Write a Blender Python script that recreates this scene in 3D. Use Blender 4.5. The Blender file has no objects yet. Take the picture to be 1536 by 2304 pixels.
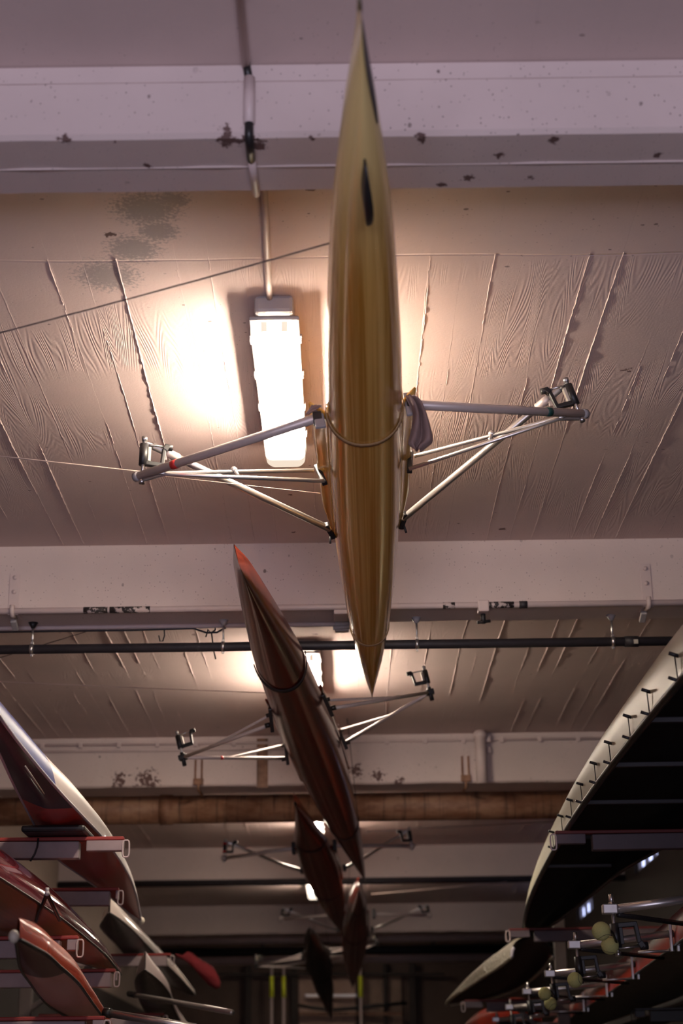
import bpy, bmesh, math, random
from math import sin, cos, pi, radians, sqrt, atan2
from mathutils import Vector, Matrix, Euler
random.seed(7)
S = bpy.context.scene
COL = S.collection

# ------------------------------------------------------------------ camera
CAM_Z = 1.3
FPX = 3700.0                       # focal length in pixels of the 1536x2304 frame
cam_d = bpy.data.cameras.new('camera')
cam = bpy.data.objects.new('camera', cam_d); COL.objects.link(cam)
CAM_ROT = (Matrix.Rotation(radians(-0.0899), 4, 'Z') @ Matrix.Rotation(radians(90 + 20.0868), 4, 'X')
           @ Matrix.Rotation(radians(-0.77), 4, 'Z'))
cam.matrix_world = Matrix.Translation((0, 0, CAM_Z)) @ CAM_ROT
cam_d.sensor_fit = 'VERTICAL'; cam_d.sensor_height = 36.0; cam_d.sensor_width = 24.0
cam_d.lens = FPX * 36.0 / 2304.0
cam_d.clip_start = 0.05; cam_d.clip_end = 200
cam_d.dof.use_dof = True; cam_d.dof.focus_distance = 6.6; cam_d.dof.aperture_fstop = 2.6
S.camera = cam

# ------------------------------------------------------------------ world, daylight, exposure
S.view_settings.view_transform = 'Standard'; S.view_settings.look = 'None'
S.view_settings.gamma = 1.0; S.view_settings.use_curve_mapping = False
S.view_settings.exposure = 0.0
LAMP = 520.0            # emission of the tube fittings
DOOR = 165.0            # cool daylight through the open doors behind the camera
WINDOW = 2.2           # daylight in the high windows of the right wall
world = bpy.data.worlds.new('world'); S.world = world; world.use_nodes = True
world.node_tree.nodes['Background'].inputs[0].default_value = (0.5, 0.55, 0.75, 1)
world.node_tree.nodes['Background'].inputs[1].default_value = 0.1
ld = bpy.data.lights.new('doorway_daylight', 'AREA'); ld.shape = 'RECTANGLE'; ld.size = 4.6; ld.size_y = 2.0
ld.energy = DOOR; ld.color = (0.82, 0.78, 1.0)
lo = bpy.data.objects.new('doorway_daylight', ld); COL.objects.link(lo)
lo.location = (0.0, -3.9, .85); lo.rotation_euler = (radians(90 + 42), 0, 0); ld.spread = radians(95)

# ------------------------------------------------------------------ helpers
def ray(px, py):
    return (CAM_ROT.to_3x3() @ Vector(((px - 768) / FPX, (1152 - py) / FPX, -1.0)))
def at_h(px, py, h):               # point of the photograph on the level h metres above the lens
    d = ray(px, py); p = d * (h / d.z); return Vector((p.x, p.y, p.z + CAM_Z))
def at_d(px, py, y):               # point of the photograph on the cross plane y metres ahead
    d = ray(px, py); p = d * (y / d.y); return Vector((p.x, p.y, p.z + CAM_Z))

class MB:
    def __init__(s): s.v = []; s.f = []; s.m = []; s.cur = 0; s.smooth = []
    def mat(s, i): s.cur = i; return s
    def add(s, vs, fs, smooth=True):
        b = len(s.v); s.v += [Vector(v) for v in vs]
        for f in fs:
            s.f.append([b + i for i in f]); s.m.append(s.cur); s.smooth.append(smooth)
        return s
    def box(s, c, size, M=None, bev=0.0):
        x, y, z = [q / 2 for q in size]; c = Vector(c)
        if bev <= 0:
            vs = [Vector((sx * x, sy * y, sz * z)) for sx in (-1, 1) for sy in (-1, 1) for sz in (-1, 1)]
            fs = [(0, 1, 3, 2), (4, 6, 7, 5), (0, 4, 5, 1), (2, 3, 7, 6), (0, 2, 6, 4), (1, 5, 7, 3)]
        else:
            bm = bmesh.new(); bmesh.ops.create_cube(bm, size=1.0)
            bmesh.ops.scale(bm, vec=(2 * x, 2 * y, 2 * z), verts=bm.verts)
            bmesh.ops.bevel(bm, geom=bm.edges[:], offset=bev, segments=2, affect='EDGES', profile=0.5)
            bm.verts.index_update()
            vs = [v.co.copy() for v in bm.verts]; fs = [tuple(v.index for v in f.verts) for f in bm.faces]; bm.free()
        if M is not None: vs = [M @ v for v in vs]
        return s.add([v + c for v in vs], fs, False)
    def bar(s, a, b, w, h, up=(0, 0, 1), bev=0.0):
        a = Vector(a); b = Vector(b); d = b - a; L = d.length; d.normalize()
        up = Vector(up); x = d.cross(up); x.normalize(); z = x.cross(d)
        M = Matrix((x, d, z)).transposed()
        return s.box((a + b) / 2, (w, L, h), M, bev)
    def tube(s, pts, r, seg=10, caps=True):
        pts = [Vector(p) for p in pts]; n = len(pts)
        rs = r if isinstance(r, (list, tuple)) else [r] * n
        ref = None; vs = []; fs = []
        for i, p in enumerate(pts):
            t = (pts[min(i + 1, n - 1)] - pts[max(i - 1, 0)])
            if t.length < 1e-9: t = Vector((0, 0, 1))
            t.normalize()
            if ref is None:
                ref = Vector((0, 0, 1)) if abs(t.z) < .9 else Vector((1, 0, 0))
            x = t.cross(ref); x.normalize(); y = x.cross(t); ref = y
            for k in range(seg):
                a = 2 * pi * k / seg
                vs.append(p + (x * cos(a) + y * sin(a)) * rs[i])
        for i in range(n - 1):
            for k in range(seg):
                k2 = (k + 1) % seg
                fs.append((i * seg + k, i * seg + k2, (i + 1) * seg + k2, (i + 1) * seg + k))
        if caps:
            fs.append(tuple(range(seg - 1, -1, -1))); fs.append(tuple((n - 1) * seg + k for k in range(seg)))
        return s.add(vs, fs)
    def ball(s, c, r, seg=16, rings=10, sc=(1, 1, 1)):
        vs = []; fs = []; c = Vector(c)
        for i in range(rings + 1):
            t = pi * i / rings
            for k in range(seg):
                a = 2 * pi * k / seg
                vs.append(c + Vector((sin(t) * cos(a) * sc[0], sin(t) * sin(a) * sc[1], cos(t) * sc[2])) * r)
        for i in range(rings):
            for k in range(seg):
                k2 = (k + 1) % seg
                fs.append((i * seg + k, (i + 1) * seg + k, (i + 1) * seg + k2, i * seg + k2))
        return s.add(vs, fs)
    def loft(s, rings, closed=False, cap=False, smooth=True):
        n = len(rings[0]); vs = [p for r in rings for p in r]; fs = []
        for i in range(len(rings) - 1):
            for k in range(n if closed else n - 1):
                k2 = (k + 1) % n
                fs.append((i * n + k, i * n + k2, (i + 1) * n + k2, (i + 1) * n + k))
        if cap:
            fs.append(tuple(range(n - 1, -1, -1))); fs.append(tuple((len(rings) - 1) * n + k for k in range(n)))
        return s.add(vs, fs, smooth)
    def build(s, name, mats, parent=None, solid=0.0, weld=False):
        me = bpy.data.meshes.new(name)
        inv = parent['_inv'] if isinstance(parent, dict) else None
        vs = s.v
        par = None
        if parent is not None:
            par = parent['o'] if isinstance(parent, dict) else parent
            if inv is not None: vs = [inv @ v for v in vs]
        me.from_pydata([tuple(v) for v in vs], [], s.f)
        if not isinstance(mats, (list, tuple)): mats = [mats]
        for m in mats: me.materials.append(m)
        for p, mi, sm in zip(me.polygons, s.m, s.smooth):
            p.material_index = mi; p.use_smooth = sm
        bm = bmesh.new(); bm.from_mesh(me)
        if weld: bmesh.ops.remove_doubles(bm, verts=bm.verts, dist=1e-5)
        if not solid: bmesh.ops.recalc_face_normals(bm, faces=bm.faces)
        bm.to_mesh(me); bm.free()
        o = bpy.data.objects.new(name, me); COL.objects.link(o)
        if par is not None: o.parent = par
        if solid:
            md = o.modifiers.new('thick', 'SOLIDIFY'); md.thickness = solid; md.offset = 0
        return o

def tag(o, label, cat, group=None, kind=None):
    o['label'] = label; o['category'] = cat
    if group: o['group'] = group
    if kind: o['kind'] = kind
    return o
def structure(o, label=None, cat=None):
    o['kind'] = 'structure'
    if label: o['label'] = label
    if cat: o['category'] = cat
    return o
def thing(name, label, cat, M=None, group=None):
    """an Empty at the thing's base; returns a dict so parts may be given in world coordinates ('w') or local ones ('l')"""
    o = bpy.data.objects.new(name, None); COL.objects.link(o); o.empty_display_size = .1
    if M is None: M = Matrix.Identity(4)
    elif isinstance(M, (Vector, tuple)): M = Matrix.Translation(M)
    o.matrix_world = M; tag(o, label, cat, group)
    return {'o': o, '_inv': M.inverted(), 'M': M}
def sub(part, th):                 # parent handle for a sub-part, coordinates given as for its thing
    return {'o': part, '_inv': th['_inv']}
def lsub(part): return {'o': part, '_inv': None}
def copy_tree(o, parent=None):
    c = o.copy(); COL.objects.link(c)
    if parent is not None: c.parent = parent
    for ch in [x for x in bpy.data.objects if x.parent == o]:
        copy_tree(ch, c)
    return c

# ------------------------------------------------------------------ materials
def newmat(name):
    m = bpy.data.materials.new(name); m.use_nodes = True
    nt = m.node_tree; b = nt.nodes['Principled BSDF']
    return m, nt, b
class N:
    def __init__(s, nt): s.nt = nt
    def n(s, t, **kw):
        x = s.nt.nodes.new(t)
        for k, v in kw.items():
            if k.startswith('i_'):
                key = k[2:]; key = int(key) if key.isdigit() else key.replace('_', ' ')
                s.put(x, key, v)
            else: setattr(x, k, v)
        return x
    def put(s, x, key, v):
        if hasattr(v, 'is_output') or isinstance(v, bpy.types.NodeSocket): s.nt.links.new(v, x.inputs[key])
        else: x.inputs[key].default_value = v
    def math(s, op, a, b=0.0, clamp=False):
        x = s.n('ShaderNodeMath', operation=op, use_clamp=clamp); s.put(x, 0, a); s.put(x, 1, b); return x.outputs[0]
    def ramp(s, f, a, b):          # smooth 0..1 between a and b
        x = s.n('ShaderNodeMapRange', interpolation_type='SMOOTHSTEP'); s.put(x, 0, f); s.put(x, 1, a); s.put(x, 2, b); return x.outputs[0]
    def mix(s, f, a, b):
        x = s.n('ShaderNodeMix', data_type='RGBA'); s.put(x, 0, f)
        s.put(x, 6, a if not isinstance(a, tuple) else (*a, 1) if len(a) == 3 else a)
        s.put(x, 7, b if not isinstance(b, tuple) else (*b, 1) if len(b) == 3 else b); return x.outputs[2]
    def coords(s): return s.n('ShaderNodeTexCoord').outputs['Object']
    def scale(s, c, v):
        x = s.n('ShaderNodeMapping'); s.put(x, 'Vector', c); s.put(x, 'Scale', v); return x.outputs[0]
    def noise(s, c, sc, det=4, rough=.55, dist=0.0):
        x = s.n('ShaderNodeTexNoise'); s.put(x, 'Vector', c); s.put(x, 'Scale', sc); s.put(x, 'Detail', det)
        s.put(x, 'Roughness', rough); s.put(x, 'Distortion', dist); return x.outputs[0]
    def bump(s, h, strength, dist, nrm=None):
        x = s.n('ShaderNodeBump'); s.put(x, 'Height', h); s.put(x, 'Strength', strength); s.put(x, 'Distance', dist)
        if nrm is not None: s.put(x, 'Normal', nrm)
        return x.outputs[0]
    def spots(s, c, pts, ns, nth):  # irregular stains round given places: pts = [(x,y,z,radius)]
        tot = None
        nz = s.noise(c, ns, 5, .65)
        for (x, y, z, r) in pts:
            d = s.n('ShaderNodeVectorMath', operation='DISTANCE'); s.put(d, 0, c); d.inputs[1].default_value = (x, y, z)
            f = s.math('DIVIDE', d.outputs['Value'], r)
            f = s.math('SUBTRACT', 1.0, f, True)
            tot = f if tot is None else s.math('MAXIMUM', tot, f)
        g = s.math('ADD', tot, s.math('MULTIPLY', nz, nth))
        return g, tot

def plain(name, col, rough=.5, metal=0.0, var=.12, coat=0.0, nscale=12, bump=0.0, spec=None):
    m, nt, b = newmat(name); k = N(nt); c = k.coords()
    nz = k.noise(c, nscale, 4)
    lo_ = tuple(x * (1 - var) for x in col); hi = tuple(min(1, x * (1 + var)) for x in col)
    nt.links.new(k.mix(nz, lo_, hi), b.inputs['Base Color'])
    nt.links.new(k.math('ADD', rough - .06, k.math('MULTIPLY', nz, .12)), b.inputs['Roughness'])
    b.inputs['Metallic'].default_value = metal; b.inputs['Coat Weight'].default_value = coat
    b.inputs['Coat Roughness'].default_value = .05
    if spec is not None: b.inputs['Specular IOR Level'].default_value = spec
    if bump: nt.links.new(k.bump(nz, .6, bump), b.inputs['Normal'])
    return m

def concrete(name, boards, stains=(), moulds=(), tint=(0.62, 0.485, 0.455), pits=.5):
    m, nt, b = newmat(name); k = N(nt); c = k.coords()
    sep = k.n('ShaderNodeSeparateXYZ'); k.put(sep, 0, c); X, Y, Z = sep.outputs
    big = k.noise(c, .9, 5, .6)
    col = k.mix(k.ramp(big, .3, .72), tuple(t * .86 for t in tint), tint)
    fine = k.noise(c, 90, 3, .6)
    # pits and fly specks
    pitp = None
    for sc_, frac, rad, lo_, hi_ in ((24.0, pits * .35, .20, .42, .60), (78.0, min(1.0, pits * 1.1), .18, .50 - pits * .28, .66 - pits * .1)):
        vor = k.n('ShaderNodeTexVoronoi', feature='F1'); k.put(vor, 'Vector', k.scale(c, (1.0, 1.3, .8))); k.put(vor, 'Scale', sc_)
        pick = k.n('ShaderNodeSeparateColor'); k.put(pick, 0, vor.outputs['Color'])
        size = k.math('MULTIPLY', k.ramp(pick.outputs[0], 1 - frac, 1.0), rad)
        dd = k.math('ADD', vor.outputs['Distance'], k.math('MULTIPLY', k.math('SUBTRACT', fine, .5), .16))
        q = k.math('MULTIPLY', k.math('LESS_THAN', dd, size), k.ramp(k.noise(c, 1.8, 4), lo_, hi_))
        pitp = q if pitp is None else k.math('MAXIMUM', pitp, q)
    col = k.mix(k.math('MULTIPLY', pitp, .75), col, (0.09, 0.06, 0.055))
    if moulds:
        g, t = k.spots(c, moulds, 75, 1.6)
        f = k.math('MULTIPLY', k.ramp(g, 1.15, 1.5), k.ramp(t, .02, .4))
        col = k.mix(k.math('MULTIPLY', f, .62), col, (0.17, 0.17, 0.185))
    if stains:
        g, t = k.spots(c, stains, 34, 2.2)
        f = k.math('MULTIPLY', k.ramp(g, 1.75, 1.9), k.ramp(t, .02, .25))
        col = k.mix(k.math('MULTIPLY', f, .9), col, (0.075, 0.03, 0.025))
    h = k.math('MULTIPLY', fine, .0006)
    h = k.math('SUBTRACT', h, k.math('MULTIPLY', pitp, .004))
    if boards:
        wob = k.math('MULTIPLY', k.math('SUBTRACT', k.noise(c, 9, 3), .5), .010)
        xs = k.math('DIVIDE', k.math('ADD', X, wob), .142)
        # boards of unequal width: warp by a slow sine
        xs = k.math('ADD', xs, k.math('MULTIPLY', k.math('SINE', k.math('MULTIPLY', X, 14.7)), .22))
        fl = k.math('FLOOR', xs); fr = k.math('SUBTRACT', xs, fl)
        wn = k.n('ShaderNodeTexWhiteNoise', noise_dimensions='1D'); k.put(wn, 'W', fl); rnd = wn.outputs['Value']
        e = k.math('MINIMUM', fr, k.math('SUBTRACT', 1.0, fr)); e = k.math('ADD', e, k.math('MULTIPLY', k.math('SUBTRACT', k.noise(c, 70, 2, .7), .45), .035))
        ridge = k.math('SUBTRACT', 1.0, k.ramp(e, .0, .03))
        brk = k.n('ShaderNodeCombineXYZ'); k.put(brk, 0, k.math('MULTIPLY', k.math('ROUND', xs), 7.3)); k.put(brk, 1, k.math('MULTIPLY', Y, .9))
        ridge = k.math('MULTIPLY', ridge, k.ramp(Y, 4.86, 5.0))
        joint = k.math('SUBTRACT', 1.0, k.ramp(k.math('ABSOLUTE', k.math('SUBTRACT', Y, k.math('ADD', 4.86, k.math('MULTIPLY', k.noise(c, 1.3, 2), .06)))), .0, .008))
        h = k.math('ADD', h, k.math('MULTIPLY', joint, -.0025))
        ridge = k.math('MULTIPLY', ridge, k.ramp(k.noise(brk.outputs[0], 1.0, 6, .7), .42, .66))
        h = k.math('ADD', h, k.math('MULTIPLY', ridge, .0012))
        h = k.math('ADD', h, k.math('MULTIPLY', rnd, .0022))
        # print of the timber grain
        cv = k.n('ShaderNodeCombineXYZ'); k.put(cv, 0, k.math('ADD', X, k.math('MULTIPLY', rnd, 9.0)))
        k.put(cv, 1, k.math('ADD', k.math('MULTIPLY', Y, .07), k.math('MULTIPLY', rnd, 5.0)))
        wv = k.n('ShaderNodeTexNoise'); k.put(wv, 'Vector', cv.outputs[0]); k.put(wv, 'Scale', 7.0); k.put(wv, 'Detail', 1.5)
        ring = k.math('SINE', k.math('MULTIPLY', wv.outputs[0], 280.0))
        gm = k.ramp(k.noise(c, 1.7, 3), .42, .62)
        h = k.math('ADD', h, k.math('MULTIPLY', k.math('MULTIPLY', ring, k.math('MULTIPLY', gm, k.ramp(Y, 4.86, 5.0))), .0003))
        col = k.mix(k.math('MULTIPLY', ridge, .12), col, (0.72, 0.60, 0.56))
    nt.links.new(col, b.inputs['Base Color'])
    b.inputs['Roughness'].default_value = .78; b.inputs['Specular IOR Level'].default_value = .25
    nt.links.new(k.bump(h, 1.0, 1.0), b.inputs['Normal'])
    return m

def wood_hull(name, dark, light, rough=.16, streak=16.0, coat=.8):
    m, nt, b = newmat(name); k = N(nt); c = k.coords()
    s1 = k.noise(k.scale(c, (streak, .07, streak)), 2.2, 5, .65)
    s2 = k.noise(k.scale(c, (60, .25, 60)), 2.0, 3, .6)
    f = k.math('ADD', k.math('MULTIPLY', k.ramp(s1, .38, .62), .8), k.math('MULTIPLY', s2, .25), True)
    nt.links.new(k.mix(f, dark, light), b.inputs['Base Color'])
    b.inputs['Roughness'].default_value = rough; b.inputs['Coat Weight'].default_value = coat
    b.inputs['Coat Roughness'].default_value = .06
    nt.links.new(k.bump(s1, .25, .002), b.inputs['Normal'])
    return m

def emis(name, col, strength):
    m, nt, b = newmat(name); k = N(nt); c = k.coords()
    nz = k.noise(c, 6, 2)
    nt.links.new(k.mix(nz, tuple(x * .97 for x in col), col), b.inputs['Emission Color'])
    b.inputs['Base Color'].default_value = (.8, .8, .78, 1)
    b.inputs['Emission Strength'].default_value = strength; b.inputs['Roughness'].default_value = .35
    return m

M_alu = plain('anodised aluminium', (.62, .59, .57), .34, .85, .08, nscale=30)
M_steel = plain('steel', (.55, .53, .52), .3, .95, .1)
M_black = plain('black plastic', (.012, .011, .012), .45, 0, .2)
M_blackpaint = plain('black pipe', (.022, .018, .022), .55, 0, .3, nscale=30)
M_whitepipe = plain('painted conduit', (.56, .45, .43), .5, 0, .1, nscale=20)
M_greybody = plain('fitting body grey', (.36, .33, .33), .5, 0, .06)
M_redtape = plain('red tape', (.55, .03, .025), .5)
M_greentape = plain('dark green tape', (.01, .06, .05), .5)
M_web = plain('brown webbing', (.33, .20, .09), .8, 0, .2, nscale=60)
M_blackweb = plain('black webbing', (.012, .008, .008), .8, 0, .2, nscale=60)
M_rag = plain('mauve cotton rag', (.25, .165, .15), .95, 0, .3, nscale=18, bump=.01)
M_string = plain('pale cord', (.55, .42, .36), .8)
M_darkstring = plain('dark cord', (.10, .075, .065), .8)
def amber_with_lit_tip(name):
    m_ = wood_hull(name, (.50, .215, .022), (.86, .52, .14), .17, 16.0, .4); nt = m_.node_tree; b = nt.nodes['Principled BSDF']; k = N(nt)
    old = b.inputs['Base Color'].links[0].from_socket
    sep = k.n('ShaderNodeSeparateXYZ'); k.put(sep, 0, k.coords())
    nt.links.new(k.mix(k.ramp(sep.outputs[1], -1.5, -2.5), old, (.97, .76, .34)), b.inputs['Base Color'])  # colour runs to cream at the near tip, painting in reflected light
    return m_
M_amber = amber_with_lit_tip('honey veneer with light painted on tip')
M_cream = wood_hull('cream varnished veneer', (.62, .45, .19), (.68, .52, .25), .25, 10)
M_mahog = wood_hull('mahogany veneer', (.040, .005, .003), (.19, .024, .010), .2, 20, .05)
M_mahog_deck = wood_hull('mahogany deck', (.11, .024, .010), (.25, .07, .028), .3, 12, .2)
M_blackhull = plain('near black hull', (.012, .008, .007), .4, 0, .3)
M_arm = plain('painted rack steel', (.31, .235, .24), .55, .1, .35, nscale=9)
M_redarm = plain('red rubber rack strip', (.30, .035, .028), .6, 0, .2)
M_armshade = plain('shaded rack steel', (.10, .075, .085), .6, .1, .35, nscale=9)  # darkened copy of the rack steel, shade put into its colour
M_redarmshade = plain('shaded red rack strip', (.12, .014, .012), .6, 0, .2)  # darkened copy of the red strip, shade put into its colour
M_post = plain('dark rack post', (.10, .075, .07), .6, .1, .3)

# ------------------------------------------------------------------ setting
HC = 2.7                                   # ceiling above the lens
ZC = CAM_Z + HC
XL, XR, YB, YF = -3.05, 3.0, 28.0, -4.2
BEAMS = [(3.81, 4.10, 2.475), (7.83, 8.11, 2.36), (12.32, 12.62, 2.325), (17.85, 18.2, 2.335), (23.1, 23.5, 2.32)]
def P4(px, py, h, r):
    p = at_h(px, py, h); return (p.x, p.y, p.z, r)
def P4d(px, py, d, r):
    p = at_d(px, py, d); return (p.x, p.y, p.z, r)
moulds = [P4(330, 470, HC, .20), P4(300, 560, HC, .17), P4(240, 620, HC, .2), P4(355, 520, HC, .13), P4(390, 450, HC, .1)]
rusts = [P4(248, 527, HC, .045), P4(1410, 832, HC, .05), P4(653, 1113, HC, .03), P4(660, 1198, HC, .03),
         P4(735, 1300, HC, .03), P4(700, 425, HC, .04), P4(433, 1428, HC, .05), P4(708, 1427, HC, .05), P4(1130, 1190, HC, .05)]
M_ceil = concrete('board marked painted concrete', True, rusts, moulds, pits=.28)
bst = []
for px, py, r in ((515, 316, .09), (575, 326, .08), (550, 316, .08), (150, 313, .05), (330, 372, .03), (1122, 350, .04), (995, 412, .04),
                  (1055, 398, .05), (1190, 400, .04), (1480, 350, .03), (1245, 316, .04), (260, 318, .03), (705, 312, .03), (950, 314, .05)):
    bst.append(P4(px, py, 2.475, r))
for px, py, r in ((800, 1735, .13), (850, 1745, .12), (760, 1700, .1), (330, 1755, .2), (270, 1755, .15), (900, 1758, .1)):
    bst.append(P4d(px, py, 12.32, r))
M_beam = concrete('painted concrete beam', False, bst, (), (0.63, 0.515, 0.485), pits=.75)
M_floor = plain('worn concrete floor', (.14, .105, .085), .7, 0, .3, nscale=3)
M_wall = concrete('painted wall', False, (), (), (.36, .28, .24), pits=.3)
M_wallr = concrete('shaded brown wall', False, (), (), (.030, .022, .019), pits=.3)  # shade of the right side put into the wall's base colour
def shade_below(m_, z, low):            # base colour darkened below z, shade painted in
    nt = m_.node_tree; b = nt.nodes['Principled BSDF']; k = N(nt); old = b.inputs['Base Color'].links[0].from_socket
    sep = k.n('ShaderNodeSeparateXYZ'); k.put(sep, 0, k.coords())
    nt.links.new(k.mix(k.ramp(sep.outputs[2], z - .01, z + .01), low, old), b.inputs['Base Color'])
shade_below(M_wall, 2.8, (.035, .027, .026))
M_backwall = plain('brown timber wall', (.115, .075, .058), .75, 0, .45, nscale=2.5)

structure(MB().box(((XL + XR) / 2, (YB + YF) / 2, -.1), (XR - XL + .6, YB - YF + .6, .2)).build('floor', M_floor))
def fins(mb):
    """thin broken ridges of concrete squeezed between the formwork boards"""
    f = lambda x: x / .142 + .22 * sin(14.7 * x)
    rng = random.Random(3)
    n0, n1 = int(f(XL)) - 1, int(f(XR)) + 1
    for n in range(n0, n1 + 1):
        a, b = XL - .3, XR + .3
        for _ in range(50):
            m = (a + b) / 2
            if f(m) < n: a = m
            else: b = m
        x = (a + b) / 2
        if not XL + .02 < x < XR - .02: continue
        for y0, y1 in ((4.88, 7.82), (8.12, 12.31), (12.63, 17.84), (18.21, 23.09)):
            st = .022 if y0 < 8 else .04 if y0 < 12 else .12
            k = int((y1 - y0) / st); amp = rng.choice((.25, .45, .6, .8, 1.0)); ph = rng.uniform(0, 9); ph2 = rng.uniform(0, 9); run = []
            for i in range(k + 1):
                y = y0 + (y1 - y0) * i / k
                e = .62 + .40 * sin(y * 1.9 + ph) + .35 * sin(y * 4.3 + ph2)
                h = max(0.0, e) * amp * .0042 * rng.uniform(.3, 1.35)
                w = .0016 + h * .45
                if h < .0007 or i == k:
                    if len(run) > 2: mb.loft(run, smooth=False)
                    run = []
                else:
                    xx = x + .004 * sin(y * 2.3 + ph) + rng.uniform(-.0012, .0012)
                    run.append([Vector((xx - w, y, ZC + .001)), Vector((xx + rng.uniform(-.001, .001), y, ZC - h)), Vector((xx + w, y, ZC + .001))])
cm = MB().box(((XL + XR) / 2, (YB + YF) / 2, ZC + .15), (XR - XL + .6, YB - YF + .6, .3))
fins(cm)
structure(cm.build('ceiling', M_ceil))
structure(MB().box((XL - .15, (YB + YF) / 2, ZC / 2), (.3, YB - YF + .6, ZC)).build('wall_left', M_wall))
# right wall with a band of high windows
wz0, wz1 = ZC - .43, ZC - .22
wins = [(15.9, 17.2), (20.3, 21.7)]
wm = MB(); ys = YF - .3
wm.box((XR + .15, (YB + YF) / 2, wz0 / 2), (.3, YB - YF + .6, wz0)).box((XR + .15, (YB + YF) / 2, (wz1 + ZC) / 2), (.3, YB - YF + .6, ZC - wz1))
for a, b in wins + [(YB + .3, None)]:
    wm.box((XR + .15, (ys + a) / 2, (wz0 + wz1) / 2), (.3, a - ys, wz1 - wz0)); ys = b
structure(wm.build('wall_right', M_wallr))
M_pane = emis('daylit window glass', (.55, .62, 1.0), WINDOW)
M_frame = plain('window frame', (.12, .10, .10), .5)
for i, (a, b) in enumerate(wins):
    w = MB()
    n = 3
    for k in range(n + 1):
        y = a + (b - a) * k / n
        w.box((XR + .06, min(max(y, a + .02), b - .02), (wz0 + wz1) / 2), (.05, .04, wz1 - wz0))
    w.box((XR + .06, (a + b) / 2, wz0 + .02), (.05, b - a, .04)).box((XR + .06, (a + b) / 2, wz1 - .02), (.05, b - a, .04))
    wo = structure(w.build('window_%d' % (i + 1), M_frame))
    g = MB().box((XR + .08, (a + b) / 2, (wz0 + wz1) / 2), (.012, b - a, wz1 - wz0)).build('pane', M_pane, wo)
structure(MB().box(((XL + XR) / 2, YB + .15, ZC / 2), (XR - XL, .3, ZC)).build('wall_back', M_backwall))
fm = MB()
fm.box((XL + .3, YF - .15, ZC / 2), (.6, .3, ZC)).box((XR - .3, YF - .15, ZC / 2), (.6, .3, ZC)).box((0, YF - .15, ZC - .45), (XR - XL - 1.2, .3, .9))
structure(fm.build('wall_front', M_wall))
for i, (y0, y1, hb) in enumerate(BEAMS):
    zb = CAM_Z + hb
    b = MB(); n = 60
    # face, chamfered lower arris and underside, slightly uneven along its length
    prof = [(y0, ZC + .02), (y0, zb + .012), (y0 + .012, zb), (y1 - .012, zb), (y1, zb + .012), (y1, ZC + .02)]
    rings = []
    for k in range(n + 1):
        x = XL + (XR - XL) * k / n
        j = random.uniform(-.0035, .0035)
        rings.append([Vector((x, y + (j if 0 < q < 5 else 0), z + (j if 0 < q < 5 else 0))) for q, (y, z) in enumerate(prof)])
    b.loft(rings, closed=True, smooth=False)
    if i == 0:
        b.box((0, (y0 + y1) / 2 + .005, zb - .002), (XR - XL, .004, .0055))     # formwork joint left under the beam
        b.box((0, y0 - .002, ZC - .03), (XR - XL, .006, .05))
    structure(b.build('trim_%d' % (i + 1), M_beam))

# ------------------------------------------------------------------ tube lamps
def clear_cover(name, glow, clear):
    m_, nt, b = newmat(name); k = N(nt)
    nt.nodes.remove(b); out = nt.nodes['Material Output']
    tr = k.n('ShaderNodeBsdfTransparent'); tr.inputs[0].default_value = (.95, .93, .9, 1)
    em = k.n('ShaderNodeEmission'); em.inputs[0].default_value = (1.0, .84, .68, 1); em.inputs[1].default_value = glow
    nz = k.noise(k.coords(), 30, 2)
    mx = k.n('ShaderNodeMixShader'); k.put(mx, 0, k.math('ADD', clear - .05, k.math('MULTIPLY', nz, .1)))
    nt.links.new(em.outputs[0], mx.inputs[1]); nt.links.new(tr.outputs[0], mx.inputs[2]); nt.links.new(mx.outputs[0], out.inputs[0])
    return m_
M_diff = clear_cover('lit prismatic cover', 3.2, .55)
M_diffend = clear_cover('dim end of cover', 1.05, .35)
M_holder = emis('lamp holder behind diffuser', (1.0, .72, .5), .75)
def rrect(w, h, r, z0, seg=4):
    pts = []
    for cx, cz, a0 in ((w / 2 - r, z0 + r, -90), (w / 2 - r, z0 + h - r, 0), (-w / 2 + r, z0 + h - r, 90), (-w / 2 + r, z0 + r, 180)):
        for i in range(seg + 1):
            a = radians(a0 + 90 * i / seg); pts.append((cx + r * cos(a), cz + r * sin(a)))
    return pts
TUBES = {}
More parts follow.
